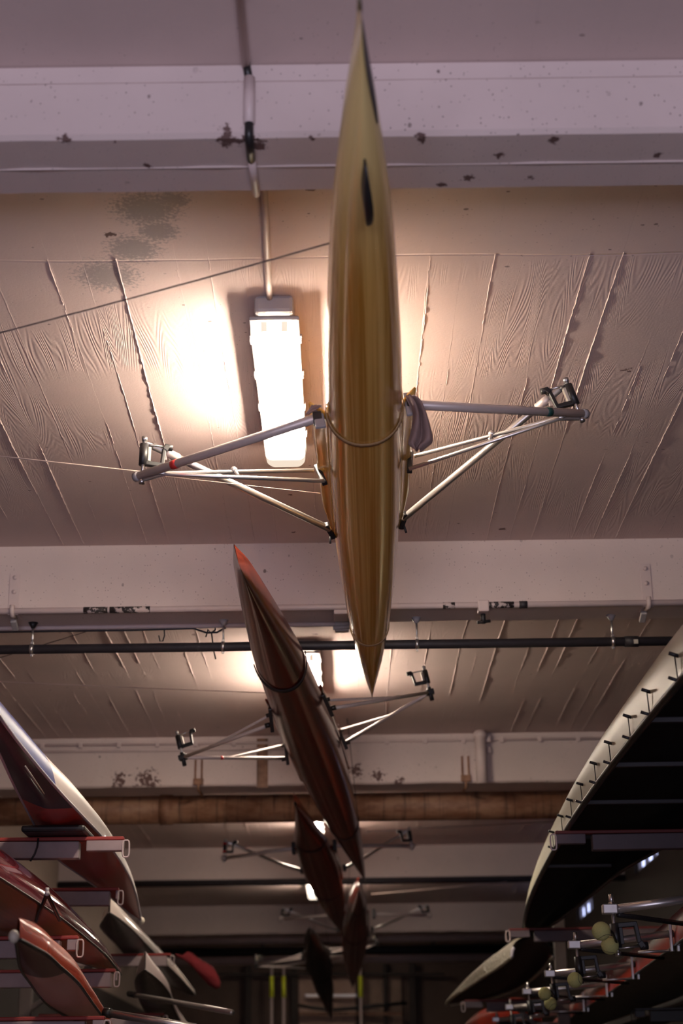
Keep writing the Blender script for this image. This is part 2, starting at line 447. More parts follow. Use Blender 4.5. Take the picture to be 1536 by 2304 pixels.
def make_lamp(loc, label, out=1.0):
    if out not in TUBES: TUBES[out] = emis('lit fluorescent tube', (1.0, .87, .72), LAMP * out)
    M_tube = TUBES[out]
    t = thing('ceiling_lamp', label, 'lamp', Vector(loc), 'tube lamps along the ceiling')
    L, W = 1.27, .172
    t['_inv'] = None
    MB().box((0, 0, -.034), (W - .034, L, .068), None, .014).box((0, .016, -.074), (W + .004, L - .035, .018), None, .006).build('housing', M_greybody, t)
    for sx in (-1, 1):
        MB().tube([(sx * .035, -L / 2 + .06, -.120), (sx * .035, L / 2 - .06, -.120)], .012, 8).build('fluorescent_tube', M_tube, t)
    p = rrect(W - .006, .086, .030, -.164)
    rings = []
    for y, s in ((-L / 2 + .035, .90), (-L / 2 + .05, 1), (L / 2 - .12, 1)):
        rings.append([Vector((x * s, y, (z + .08) * s - .08)) for x, z in p])
    d = MB().loft(rings, True, True).build('diffuser', M_diff, t)
    rings = []
    for y, s in ((L / 2 - .12, 1), (L / 2 - .05, .97), (L / 2 - .02, .88), (L / 2 - .005, .7)):
        rings.append([Vector((x * s, y, (z + .08) * s - .08)) for x, z in p])
    MB().loft(rings, True, True).build('diffuser_end', M_diffend, t)
    for sx in (-1, 1):
        m = MB().bar((sx * .036, -L / 2 + .0335, -.088), (sx * .036, -L / 2 + .0335, -.128), .022, .004, (0, 1, 0), .0015)
        m.build('lamp_holder', M_holder, lsub(d))
    for sx in (-1, 1):
        for y in (-.45, -.15, .15, .42):
            MB().box((sx * (W / 2 + .003), y, -.082), (.010, .03, .028), None, .003).build('clip', M_greybody, t)
    return t['o']
lamp_c = (at_h(618, 735, HC - .1) + at_h(642, 1018, HC - .1)) / 2
make_lamp((lamp_c.x, lamp_c.y, ZC), 'large white tube lamp in the nearest ceiling bay, left of the honey coloured boat')
lx2 = at_h(689, 1500, HC - .1).x
make_lamp((lx2, 10.25, ZC), 'tube lamp partly hidden behind the front half of the long mahogany boat', 1.0)
make_lamp((at_h(700, 1840, HC - .1).x + .02, 15.9, ZC), 'tube lamp glowing just beyond the rusty pipe, hidden behind dark boats', .52)
make_lamp((at_h(706, 2000, HC - .1).x, 20.6, ZC), 'farthest tube lamp, a small white spot left of the dark hulls', .45)

make_lamp((at_h(706, 2000, HC - .1).x, 25.9, ZC), 'added tube lamp, unseen beyond the farthest beam and pipes, brightening the back wall', .15)  # extra unseen lamp that brightens the back wall

# ------------------------------------------------------------------ hanging sculls
def pchip(xs, ys, x):
    if x <= xs[0]: return ys[0]
    if x >= xs[-1]: return ys[-1]
    n = len(xs); h = [xs[i + 1] - xs[i] for i in range(n - 1)]; d = [(ys[i + 1] - ys[i]) / h[i] for i in range(n - 1)]
    m = [d[0]] + [0 if d[i - 1] * d[i] <= 0 else 2 * d[i - 1] * d[i] / (d[i - 1] + d[i]) for i in range(1, n - 1)] + [d[-1]]
    for i in range(n - 1):
        if x <= xs[i + 1]:
            t = (x - xs[i]) / h[i]
            return ((1 + 2 * t) * (1 - t) ** 2 * ys[i] + t * (1 - t) ** 2 * h[i] * m[i] + t * t * (3 - 2 * t) * ys[i + 1] + t * t * (t - 1) * h[i] * m[i + 1])
def pose(x, y, h, yaw, pitch, roll):
    return (Matrix.Translation((x, y, CAM_Z + h)) @ Matrix.Rotation(radians(yaw), 4, 'Z') @ Matrix.Rotation(radians(pitch), 4, 'X')
            @ Matrix.Rotation(radians(roll), 4, 'Y'))

class Hull:
    def __init__(s, st, depth=.125, rise=.035, taper=None):
        s.taper = taper
        s.xs = [a for a, b in st]; s.ys = [b for a, b in st]; s.v0, s.v1 = s.xs[0], s.xs[-1]; s.depth = depth; s.rise = rise
        s.vc = (s.v0 + s.v1) / 2; s.half = (s.v1 - s.v0) / 2
    def hw(s, v): return max(.0012, pchip(s.xs, s.ys, v))
    def keel(s, v): t = abs(v - s.vc) / s.half; return s.rise * t ** 4
    def sheer(s, v): t = abs(v - s.vc) / s.half; return s.keel(v) + s.depth * ((1 - .45 * t ** 3) if s.taper is None else 1 - s.taper * t * t)
    def section(s, v, n=12):
        t = abs(v - s.vc) / s.half; e = .85 + .5 * t ** 4
        w, k, g = s.hw(v), s.keel(v), s.sheer(v); pts = []
        for i in range(-n, n + 1):
            a = abs(i) / n * pi / 2
            pts.append(Vector((math.copysign(w * sin(a) ** e, i), v, k + (g - k) * (1 - cos(a)) ** .9)))
        return pts
    def vs(s, n): return [s.vc - s.half * cos(pi * i / n) for i in range(n + 1)]

def oarlock(mb, end, top, inward, tilt=0.0, sc=1.0):
    """black plastic gate on its pin: sleeve, lower arm, outer arm, screw rod and knob"""
    up = (top - end).normalized(); inn = (inward - up * inward.dot(up)).normalized()
    fw = up.cross(inn); inn = (inn * cos(tilt) + fw * sin(tilt)).normalized()
    L = (top - end).length
    mb.mat(1).tube([end - up * .035, end + up * (L + .012)], .0065 * sc, 8)
    mb.tube([top + up * .004, top + up * .02], .011 * sc, 6)
    mb.tube([end - up * .035, end - up * .018], .012 * sc, 6)
    b0 = end + up * (L * .30); b1 = end + up * (L * .93)
    mb.mat(0).tube([b0, b1], .0165 * sc, 8)
    c0 = b0 + inn * .070 * sc + up * .004; c1 = c0 + up * (L * .52) + inn * .006
    mb.bar(b0 + up * .008, c0 + up * .004 + inn * .006, .022 * sc, .017 * sc, up, .003)
    mb.bar(c0, c1, .022 * sc, .014 * sc, inn, .003)
    mb.bar(c1 - up * .004, c1 + inn * .012 + up * .016, .026 * sc, .02 * sc, inn, .003)
    mb.tube([c1 + up * .012 + inn * .002, c1 + up * .012 + inn * .030], .013 * sc, 8)
    mb.mat(1).tube([b1 + up * .002, c1 + up * .012], .004 * sc, 6)
    mb.mat(2).bar(b0 + inn * .020 + up * .016, b0 + inn * .020 + up * (L * .55), .02 * sc, .012 * sc, inn, .002)
M_pale = plain('pale wear plate', (.45, .40, .33), .5)
M_stay = plain('dull alloy stay', (.56, .48, .45), .42, .25, .08, nscale=30)

def rigger_back(th, side, p, tape=None, thick=1.0):
    """main tube, two middle stays, back stay up to the pin head"""
    sg = lambda q: Vector((q[0] * side, q[1], q[2]))
    end, pin, fa, mu, ml, ba = [sg(p[k]) for k in ('end', 'pin', 'fa', 'mu', 'ml', 'ba')]
    out = (end - fa).normalized()
    m = MB()
    m.tube([fa, end + out * .035], .0165 * thick, 12)
    m.mat(1).tube([end + out * .015, end + out * .037], .0185 * thick, 12)
    # foot plates on the saxboard
    m.bar(fa + Vector((-side * .006, -.03, -.05)), fa + Vector((-side * .004, .015, .05)), .012, .035, (1, 0, 0), .003)
    m.mat(2).bar(fa + Vector((0, -.02, 0)), fa + Vector((0, .03, 0)), .03, .03)
    r = m.build('rigger', [M_stay, M_greybody, M_black], th)
    h = lsub(r)
    a = end + (fa - end) * .10
    a2 = end + (fa - end) * .14
    knee = mu + (a - mu) * .985
    MB().tube([mu, knee + Vector((0, 0, -.014)), a + Vector((0, 0, -.012))], .0078 * thick, 8).build('stay', M_alu, h)
    knee = ml + (a - ml) * .96
    MB().tube([ml, knee + Vector((0, 0, -.016)), end + Vector((0, 0, -.02))], .0078 * thick, 8).build('stay', M_alu, h)
    q1 = mu + (a - mu) * .52; q2 = ml + (a - ml) * .52
    MB().tube([q1, q2], .006, 6).ball(q1, .013, 8, 6).build('stay_bridge', M_alu, h)
    MB().tube([ba, pin + (ba - pin) * .04], .0140 * thick, 12).tube([pin + (ba - pin) * .04, pin], [.010, .004], 8).build('back_stay', M_alu, h)
    q = pin + (ba - pin) * .10
    MB().tube([q, pin + (ba - pin) * .17], .0165 * thick, 12).box(q + Vector((0, 0, -.022)), (.012, .012, .03)).build('stay_collar', M_stay, h)
    f = MB()
    f.bar(mu + Vector((side * -.012, -.012, .012)), ml + Vector((side * .0, .01, -.008)), .02, .018, (0, 1, 0), .003)
    f.build('rigger_foot', M_black, h); f = MB()
    f.bar(ba + Vector((side * .012, -.03, .012)), ba + Vector((-side * .012, .05, -.02)), .024, .02, (1, 0, 0), .004)
    f.tube([ba + Vector((0, .03, -.02)), ba + Vector((side * .005, .035, -.05))], .005, 6)
    f.build('rigger_foot', M_black, h)
    o = MB(); oarlock(o, end, pin, Vector((-side, .1, 0)), tilt=.25 if side < 0 else .15)
    o.build('oarlock', [M_black, M_steel, M_pale], h)
    if tape:
        c = end + (fa - end) * .20
        MB().tube([c - out * .013, c + out * .013], .0172 * thick, 12).build('tape_band', tape, h)
    return r

def rigger_double(th, side, p, tape=None):
    """two arms meeting at the pin, each a tube with a thin brace above it"""
    sg = lambda q: Vector((q[0] * side, q[1], q[2]))
    end, pin, fa, ba = [sg(p[k]) for k in ('end', 'pin', 'fa', 'ba')]
    m = MB()
    m.box(end, (.05, .05, .03), None, .006)
    m.tube([end - Vector((0, 0, .05)), end + Vector((0, 0, .03))], .012, 8)
    r = m.build('rigger', M_black, th); h = lsub(r)
    for q, t0 in ((fa, .45), (ba, .38)):
        MB().tube([q, end], .0105, 10).build('stay', M_stay, h)
        u = q + Vector((side * -.02, -.03, .045 if q is fa else .075))
        k = q + (end - q) * t0 * 1.5
        MB().tube([u, u + (k - u) * .93 , k + Vector((0, 0, .008))], .007, 8).build('brace', M_stay, h)
        f = MB().bar(q + Vector((0, .02, -.035)), u + Vector((0, -.02, .03)), .04, .02, (1, 0, 0), .004)
        f.tube([q, q + Vector((side * .03, 0, 0))], .014, 8).tube([u, u + Vector((side * .03, 0, 0))], .011, 8)
        f.build('rigger_foot', M_blackhull, h)
    o = MB(); oarlock(o, end + Vector((0, 0, .02)), pin + Vector((0, 0, .012)), Vector((-side, .2, 0)), tilt=.25 * side)
    o.build('oarlock', [M_black, M_steel, M_pale], h)
    if tape:
        c = end + (ba - end) * .36
        MB().tube([c - (ba - end) * .012, c + (ba - end) * .012], .0115, 10).build('tape_band', tape, h)
    return r

def scull(label, M, hull, mats, cockpit, rig, rigpts, sax=None, fin=None, tape=(None, None), bowball=None, group='sculls hanging from the ceiling'):
    mh, md, mi = mats
    t = thing('racing_scull', label, 'boat', M, group); t['_inv'] = None
    N_ = 72
    vs = hull.vs(N_)
    MB().loft([hull.section(v) for v in vs]).build('hull', mh, t)
    # decks fore and aft of the cockpit, arched
    def deck(a, b, name):
        rr = []
        for i in range(37):
            v = a + (b - a) * i / 36; w, g = hull.hw(v), hull.sheer(v); row = []
            for k in range(-5, 6):
                u = k / 5; row.append(Vector((w * u, v, g + .35 * w * (1 - u * u) * .8)))
            rr.append(row)
        MB().loft(rr).build(name, md, t)
    deck(hull.v0, cockpit[0], 'deck'); deck(cockpit[1], hull.v1, 'deck')
    # cockpit well and coaming
    rr = []
    for i in range(13):
        v = cockpit[0] + (cockpit[1] - cockpit[0]) * i / 12; w, g = hull.hw(v) - .012, hull.sheer(v)
        rr.append([Vector((-w, v, g)), Vector((-w * .8, v, g - .06)), Vector((w * .8, v, g - .06)), Vector((w, v, g))])
    MB().loft(rr).build('cockpit_floor', mi, t)
    MB().box((0, (cockpit[0] + cockpit[1]) / 2 - .1, hull.sheer(0) + .03), (.24, .26, .025), None, .01).build('seat', mi, t)
    for side in (-1, 1):
        if sax:
            a, b, us0, us1, ws0, ws1 = sax; rows = []
            for i in range(25):
                q = i / 24; v = a + (b - a) * q
                w, g = hull.hw(v), hull.sheer(v)
                f = min(1.0, (1 - q) / .28) ** .7 if q > .72 else 1.0
                uo = w + (us0 + (us1 - us0) * q - w) * f; wo = g + (ws0 + (ws1 - ws0) * q - g) * f
                row = []
                for k in range(7):
                    e = k / 6; row.append(Vector((side * (w - .003 + (uo - w) * e ** 1.5), v, g - .012 + (wo - g + .012) * e)))
                rows.append(row)
            MB().loft(rows).build('saxboard', mh, t, solid=.008)
        else:
            rr = []
            for i in range(13):
                v = cockpit[0] + (cockpit[1] - cockpit[0]) * i / 12; w, g = hull.hw(v), hull.sheer(v)
                rr.append([Vector((side * (w - .004), v, g - .01)), Vector((side * (w + .012), v, g + .05 * sin(pi * i / 12) + .005))])
            MB().loft(rr).build('saxboard', mh, t, solid=.008)
        rig(t, side, rigpts, tape[0] if side < 0 else tape[1])
    if fin:
        v, L, H = fin; k = hull.keel(v); rr = []
        for i in range(9):
            q = i / 8; y = v - L / 2 + L * q; th_ = .010 * sin(pi * min(max(q, .08), .92))
            hh = H * (sin(pi * (q * .92 + .04)) ** .6)
            rr.append([Vector((-th_, y, k + .004)), Vector((-th_, y + .02 * q, k - hh)), Vector((th_, y + .02 * q, k - hh)), Vector((th_, y, k + .004))])
        MB().loft(rr, True, True).build('fin', M_black, t)
    if bowball:
        v, mat_ = bowball
        MB().ball((0, v, hull.keel(v) + .03), .014, 12, 8).build('bow_ball', mat_, t)
    return t

# 1 honey coloured single
H1 = Hull([(-2.74, 0), (-2.6, .014), (-2.38, .038), (-1.87, .080), (-1.49, .099), (-.88, .121), (-.53, .127), (.33, .1345), (.95, .125), (1.62, .105), (2.4, .066), (2.9, .026), (3.17, 0)], .12, .03, .68)
R1 = {'end': (.814, -.001, .212), 'pin': (.794, .007, .345), 'fa': (.160, -.516, .115), 'mu': (.188, .049, .156), 'ml': (.156, -.017, .082), 'ba': (.150, .62, .125)}
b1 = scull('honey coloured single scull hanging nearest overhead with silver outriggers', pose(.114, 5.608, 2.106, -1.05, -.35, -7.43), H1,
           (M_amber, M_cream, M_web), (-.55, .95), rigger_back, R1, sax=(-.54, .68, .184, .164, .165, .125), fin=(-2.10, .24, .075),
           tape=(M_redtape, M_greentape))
# dark wedge painted in as shade on the right of the near end
fr = []
for i in range(17):
    v = -2.738 + .42 * i / 16; q_ = i / 16; w, k, g = H1.hw(v), H1.keel(v), H1.sheer(v)
    hgt = .9 * (1 - i / 16) ** .8
    row = []
    for a in [radians(89 - 30 * q_ + (8 + 42 * q_ - 89 + 30 * q_) * j / 6) for j in range(7)]:
        e = .85 + .5 * (abs(v - H1.vc) / H1.half) ** 4
        row.append(Vector((w * sin(a) ** e + .0015, v, k + (g - k) * (1 - cos(a)) ** .9 - .001)))
    fr.append(row)
MB().loft(fr).build('shade_wedge', M_black, b1)
tp = []
MB().tube([(0.001, -2.715, H1.sheer(-2.74) - .005), (.004, -2.84, H1.sheer(-2.74) + .035)], [.006, .002], 8).ball((.002, -2.83, H1.sheer(-2.74) + .032), .011, 10, 8).build('bow_ball', M_pale, b1)

# 2 long mahogany double
k2 = .94
H2 = Hull([(-3.36, 0), (-3.15, .030), (-3.0, .042), (-2.64, .066), (-2.15, .095), (-1.8, .114), (-1.39, .127), (-.85, .139), (-.2, .152), (.45, .158), (1.24, .152), (2.05, .140), (3.2, .108), (4.1, .078), (5.1, .035), (5.62, 0)], .15, .03)
R2 = {'end': (.737, .007, .184), 'pin': (.742, .03, .318), 'fa': (.166, -.69, .064), 'ba': (.184, .516, .142)}
b2 = scull('long dark mahogany boat slanting overhead behind the honey coloured one', pose(-.171 * k2, 9.792 * k2 + .13, 2.028 * k2 + .026, -3.74, -.34, -13.48), H2,
           (M_mahog, M_mahog_deck, M_blackhull), (-.9, 1.3), rigger_double, R2, tape=(M_redtape, None))
# 3 dark red single with backstays
H3 = Hull([(-2.78, 0), (-2.5, .02), (-2.12, .045), (-1.63, .078), (-.93, .132), (.29, .158), (1.72, .132), (2.84, .084), (3.6, .022), (3.95, 0)], .10, .03)
R3 = {'end': (.80, -.02, .18), 'pin': (.79, 0, .325), 'fa': (.17, -.516, .13), 'mu': (.16, -.2, .13), 'ml': (.15, .1, .09), 'ba': (.19, .75, .17)}
def rigger_simple(th, side, p, tape=None):
    sg = lambda q: Vector((q[0] * side, q[1], q[2]))
    end, pin, fa, ba = [sg(p[k]) for k in ('end', 'pin', 'fa', 'ba')]
    r = MB().tube([fa, end], .0165, 10).ball(end, .03, 10, 8).build('rigger', M_stay, th); h = lsub(r)
    MB().tube([ba, ba + (pin - ba) * .25 + Vector((0, 0, -.012)), pin], .015, 10).build('back_stay', M_alu, h)
    MB().box(fa, (.03, .10, .09), None, .005).build('rigger_foot', M_black, h)
    MB().box(ba, (.03, .09, .05), None, .005).build('rigger_foot', M_black, h)
    o = MB(); oarlock(o, end, pin, Vector((-side, .3, 0)), tilt=.5 * side); o.build('oarlock', [M_black, M_steel, M_pale], h)
    for s_ in (.02, .1):
        if tape: MB().tube([end + (pin - end) * (.2 + s_ * 6), end + (pin - end) * (.3 + s_ * 6)], .019, 10).build('tape_band', tape, h)
b3 = scull('dark red single scull hanging third, beside the far half of the mahogany boat', pose(-.21, 14.182, 1.915, -2.66, -2.18, -2.5), H3,
           (M_mahog, M_mahog_deck, M_blackhull), (-.7, .9), rigger_simple, R3, tape=(M_redtape, None), fin=(-2.65, .14, -.0))
# 4 and 5, far
H4 = Hull([(-2.75, 0), (-2.3, .035), (-1.5, .082), (-.4, .128), (.8, .15), (2.0, .14), (3.2, .10), (4.1, .045), (4.6, 0)], .15, .03)
R4 = {'end': (.805, -.014, .2), 'pin': (.79, .002, .314), 'fa': (.19, -.478, .15), 'ba': (.19, .586, .165)}
b4 = scull('dark brown scull hanging fourth, bow tip low near the back wall', pose(.125, 18.423, 1.815, .34, -3.5, -.6), H4,
           (M_mahog, M_mahog_deck, M_blackhull), (-.7, .9), rigger_simple, R4)
H5 = Hull([(-2.25, 0), (-2.0, .045), (-1.3, .10), (-.3, .135), (.8, .145), (2.0, .135), (3.2, .085), (4.0, .05), (4.5, .02)], .15, .02)
b5 = scull('black silhouetted scull, lowest and farthest of the hanging boats', pose(-.335, 22.127, 1.755, -1.6, -5.4, -9.5), H5,
           (M_blackhull, M_blackhull, M_blackhull), (-.7, .9), rigger_double, {'end': (.80, 0, .2), 'pin': (.79, .02, .314), 'fa': (.17, -.5, .1), 'ba': (.17, .5, .14)})

# straps and cords that carry the boats
def strap(th, hull, v, mat_, label, w=.03, zt=None, lean=.0, up=True):
    M = th['M']; pts = []
    for a in range(-10, 11):
        ang = abs(a) / 10 * pi / 2
        k, g = hull.keel(v), hull.sheer(v); wd = hull.hw(v) + .004
        pts.append(M @ Vector((math.copysign(wd * sin(ang) ** .85, a), v + lean * (1 - cos(ang)), k - .004 + (g - k + .002) * (1 - cos(ang)) ** .9)))
    if up:
        for s_ in (0, -1):
            p = pts[s_]; cc = M @ Vector((0, v - .55, 0)); q = Vector((cc.x + .04 * (1 if s_ else -1), cc.y, ZC))
            for (y0, y1, hb) in BEAMS:
                if y0 - .02 < q.y < y1 + .02: q.z = CAM_Z + hb
            if s_ == 0: pts = [q] + pts
            else: pts = pts + [q]
    rr = []
    for p in pts:
        rr.append([p + Vector((0, -w / 2, 0)), p + Vector((0, w / 2, 0))])
    o = MB().loft(rr).build('sling_strap', mat_, solid=.004)
    return tag(o, label, 'strap', 'slings under the hanging boats')
strap(b1, H1, -.50, M_web, 'brown webbing sling under the middle of the honey coloured boat', .022, lean=-.05)
strap(b1, H1, 1.98, M_web, 'thin brown sling under the far end of the honey coloured boat', .02, lean=-.05)
strap(b2, H2, -1.50, M_blackweb, 'black sling looped under the near half of the long mahogany boat', .05, lean=-.1, up=False)
strap(b2, H2, 3.0, M_blackweb, 'black sling under the far half of the long mahogany boat', .04, lean=-.1)
strap(b3, H3, 1.4, M_blackweb, 'thin dark sling under the dark red third boat', .02)
strap(b4, H4, .6, M_blackweb, 'thin dark sling under the fourth hanging boat', .02)
strap(b4, H4, -1.2, M_blackweb, 'thin dark sling near the bow of the fourth hanging boat', .02)
strap(b3, H3, -1.0, M_blackweb, 'thin dark sling near the close end of the dark red third boat', .02, up=False)
strap(b5, H5, .9, M_blackweb, 'thin dark sling under the black silhouetted boat', .02)

def line(pts, r, mat_, label, name='hoist_cord', cat='cord', group='cords across the ceiling', sag=0.0):
    if len(pts) == 2 and sag:
        a, b = pts; pts = [a + (b - a) * (i / 12) - Vector((0, 0, sag * 4 * (i / 12) * (1 - i / 12))) for i in range(13)]
    return tag(MB().tube(pts, r, 6).build(name, mat_), label, cat, group)
line([at_d(-40, 759, 4.4), at_d(752, 544, 4.05)], .0024, M_darkstring, 'dark cord rising from the left to the near half of the honey coloured boat', sag=.004)
line([at_d(-60, 1020, 5.7), at_d(316, 1061, 5.72)], .0024, M_string, 'pale cord from the left edge to the left outrigger of the honey boat')
line([at_d(372, 1072, 5.75), at_d(720, 1110, 5.9)], .0012, M_string, 'faint thin cord below the left outrigger of the honey boat')
line([at_d(-60, 1497, 8.9), at_d(255, 1402, 8.45)], .0022, M_darkstring, 'dark cord behind the black pipe at the left', sag=.003)
line([at_d(-60, 1531, 9.1), at_d(600, 1559, 9.0)], .0026, M_string, 'pale cord crossing the second bay to the mahogany boat', sag=.003)
line([at_d(826, 1871, 13.8), at_d(1262, 1848, 14.6)], .0055, M_string, 'pale cord from the third boat to the white hull on the right')
line([at_d(835, 2012, 17.0), at_d(1140, 1985, 17.6)], .0065, M_string, 'faint cord from the fourth boat towards the right wall')

# rag over the right outrigger foot, knotted end on the left
def cloth(px, d, name, label, wav=.016):
    rows = []
    for i, (y, l, r) in enumerate(px):
        a = at_d(l, y, d); b = at_d(r, y, d); row = []
        for k in range(15):
            q = k / 14
            p = a + (b - a) * q
            p.y += wav * sin(q * 11 + i * .35) * min(1, i / 3 + .25) + random.uniform(-.003, .003)
            p.z += random.uniform(-.003, .003)
            row.append(p)
        rows.append(row)
    o = MB().loft(rows).build(name, M_rag, solid=.006)
    md = o.modifiers.new('soft', 'SUBSURF'); md.levels = 1; md.render_levels = 2
    return tag(o, label, 'cloth')
cloth([(888, 912, 930), (896, 914, 940), (906, 920, 948), (920, 928, 954), (938, 930, 961), (955, 927, 966), (972, 924, 971), (988, 920, 975), (997, 917, 970), (1004, 922, 956), (1014, 932, 946)],
      5.02, 'rag', 'mauve grey rag draped over the right outrigger foot of the honey boat')
cloth([(911, 702, 724), (916, 697, 722), (921, 694, 712), (928, 690, 700), (933, 687, 694)], 5.03, 'rag', 'small twisted rag end tied by the left outrigger foot', .006)
# ------------------------------------------------------------------ pipes, conduits and brackets
def Z(h): return CAM_Z + h
# conduit feeding the first lamp, over the nearest beam
y0, y1, hb = BEAMS[0]
ca = at_h(612, 738, HC - .012); cb = at_h(600, 432, HC - .012)
t = thing('conduit', 'thin painted conduit running from the nearest lamp over the closest beam', 'conduit', Vector((ca.x, ca.y, Z(HC))))
m = MB().tube([(ca.x, lamp_c.y - .62, ZC - .012), (cb.x, y1, ZC - .012)], .011, 10).build('pipe', M_whitepipe, t)
bx = at_h(562, 320, hb).x
MB().tube([(bx, y0 - .014, ZC - .05), (bx, y0 - .014, Z(hb) + .03)], .015, 10).build('pipe', M_whitepipe, t)
MB().tube([(bx - .01, y0 - .014, ZC), (bx - .002, y0 - .014, ZC - .05)], .011, 8).build('coupling', M_black, t)
MB().tube([(bx, y0 - .014, Z(hb) + .03), (bx, y0 - .012, Z(hb) - .013), (bx, y0 + .10, Z(hb) - .013)], .012, 8).build('coupling', M_black, t)
MB().tube([(bx, y0 + .08, Z(hb) - .012), (bx + .005, y1 - .01, Z(hb) - .012)], .011, 8).build('pipe', M_whitepipe, t)
nx = at_h(548, 20, HC).x
MB().tube([(nx, 1.5, ZC - .012), (bx - .01, y0, ZC - .012)], .011, 8).build('pipe', M_whitepipe, t)
for y in (2.6, 3.1, 3.45):
    MB().box((nx, y, ZC - .014), (.035, .03, .028), None, .004).build('clip', M_whitepipe, t)

# second beam: two painted conduits, straps, clamps
y0, y1, hb = BEAMS[1]
zf = Z(hb)
t = thing('conduit', 'pale conduit along the lower front edge of the second beam', 'conduit', Vector((0, y0 - .02, zf + .01)))
MB().tube([(XL, y0 - .018, zf - .004), (XR, y0 - .018, zf - .004)], .016, 12).build('pipe', M_whitepipe, t)
def chipped(name):
    m_, nt, b = newmat(name); k = N(nt); c = k.coords(); nz = k.noise(c, 30, 5, .7)
    nt.links.new(k.mix(k.ramp(nz, .50, .55), (.02, .014, .014), (.52, .42, .40)), b.inputs['Base Color']); b.inputs['Roughness'].default_value = .6; return m_
M_chip = chipped('paint flaking off the conduit')
for px, wd in ((292, .10), (215, .06), (1120, .08), (1010, .03)):
    p = at_d(px, 1378, y0 - .02); MB().tube([(p.x - wd, y0 - .018, zf - .004), (p.x + wd, y0 - .018, zf - .004)], .0168, 12).build('bare_patch', M_chip, t)
for px in (1177,):
    p = at_d(px, 1366, y0 - .02); MB().tube([(p.x - .02, y0 - .018, zf - .004), (p.x + .02, y0 - .018, zf - .004)], .0185, 10).build('coupling', M_blackpaint, t)
p = at_d(440, 1410, y1)
t = thing('conduit', 'thin conduit under the far edge of the second beam, left part', 'conduit', Vector((p.x, y1, zf)))
MB().tube([(XL, y1 - .02, zf - .012), (p.x + .9, y1 - .02, zf - .012)], .012, 10).build('pipe', M_whitepipe, t)
pw = [at_d(435, 1414, y1 - .02), at_d(465, 1424, y1 - .02), at_d(488, 1423, y1 - .02), at_d(508, 1412, y1 - .02)]
MB().tube([(XL, y1 - .02, zf - .030)] + [Vector((pw[0].x - .3, y1 - .02, zf - .03))] + pw, .005, 6).build('cable', M_blackpaint, t)
def strap_iron(px0, px1, pytop, label):
    p = at_d((px0 + px1) / 2, pytop, y0)
    t = thing('strap_iron', label, 'bracket', Vector((p.x, y0, zf)), 'flat iron straps on the second beam')
    w = .052
    MB().bar((p.x, y0 - .004, p.z), (p.x, y0 - .004, zf - .02), w, .006, (0, 1, 0), .0015).build('plate', M_whitepipe, t)
    for q in (.12, .5):
        z = p.z + (zf - p.z) * q
        MB().tube([(p.x, y0 - .016, z), (p.x, y0 - .006, z)], .011, 8).build('bolt', M_whitepipe, t)
    m = MB().tube([(p.x, y0 - .04, zf + .02), (p.x, y0 - .042, zf - .012), (p.x, y0 - .03, zf - .026), (p.x, y0 + .06, zf - .014)], .012, 8)
    m.bar((p.x, y0 + .02, zf - .008), (p.x, y0 + .12, zf - .008), w * .9, .008, bev=.002)
    m.build('clip', M_whitepipe, t)
    m = MB().bar((p.x - .01, y0 + .06, zf - .03), (p.x - .01, y0 + .13, zf - .055), .03, .02, bev=.003).build('hook', M_greybody, t)
strap_iron(24, 46, 1291, 'flat iron strap bolted to the second beam at the left edge')
strap_iron(1438, 1461, 1270, 'flat iron strap bolted to the second beam at the right edge')
p = at_d(766, 1352, y0)
t = thing('pipe_clamp', 'painted clamp under the second beam just left of the honey boat', 'clamp', Vector((p.x, y0, zf)))
MB().box((p.x, y0 + .05, zf - .02), (.07, .14, .04), None, .006).build('body', M_whitepipe, t)
MB().bar((p.x - .03, y1 - .03, zf - .03), (p.x + .04, y1 - .03, zf - .03), .04, .05, bev=.005).tube([(p.x - .04, y1 - .05, zf - .04), (p.x + .05, y1 - .05, zf - .035)], .012, 8).build('jaw', M_greybody, t)
p = at_d(1086, 1366, y0)
t = thing('pipe_clamp', 'small clamp with black screw under the second beam, right of the honey boat', 'clamp', Vector((p.x, y0, zf)))
MB().box((p.x, y0 - .012, zf - .012), (.055, .06, .06), None, .006).build('body', M_whitepipe, t)
MB().tube([(p.x, y0 + .01, zf - .03), (p.x, y0 + .01, zf - .09)], .012, 8).tube([(p.x - .03, y0 + .01, zf - .085), (p.x + .035, y0 + .01, zf - .078)], .008, 8).build('screw', M_black, t)

# black pipe hung under the second beam
yp = 8.03; zp = at_d(768, 1452, yp).z
t = thing('black_pipe', 'black pipe hung on thin rods under the second beam', 'pipe', Vector((0, yp, zp)))
MB().tube([(XL, yp, zp), (XR, yp, zp)], .0235, 16).build('pipe', M_blackpaint, t)
for px in (72, 502, 938, 1379):
    x = at_d(px, 1452, yp).x
    h = MB().tube([(x, yp, zp + .02), (x, yp, zf - .012)], .005, 8).build('hanger_rod', M_steel, t)
    MB().tube([(x, yp, zf - .03), (x, yp, zf)], [.009, .026], 10).build('ceiling_cup', M_greybody if px > 500 else M_black, sub(h, t))
    MB().tube([(x - .009, yp, zp), (x + .009, yp, zp)], .0275, 14).box((x, yp, zp - .03), (.012, .012, .014)).box((x, yp, zp + .03), (.014, .014, .016)).build('clamp_ring', M_steel, t)
x = at_d(1420, 1448, yp).x
m = MB().tube([(x - .035, yp, zp), (x + .035, yp, zp)], .028, 16).build('sleeve', M_blackpaint, t)
MB().box((x + .018, yp - .029, zp - .008), (.022, .004, .022)).build('label_tag', M_pale, sub(m, t))

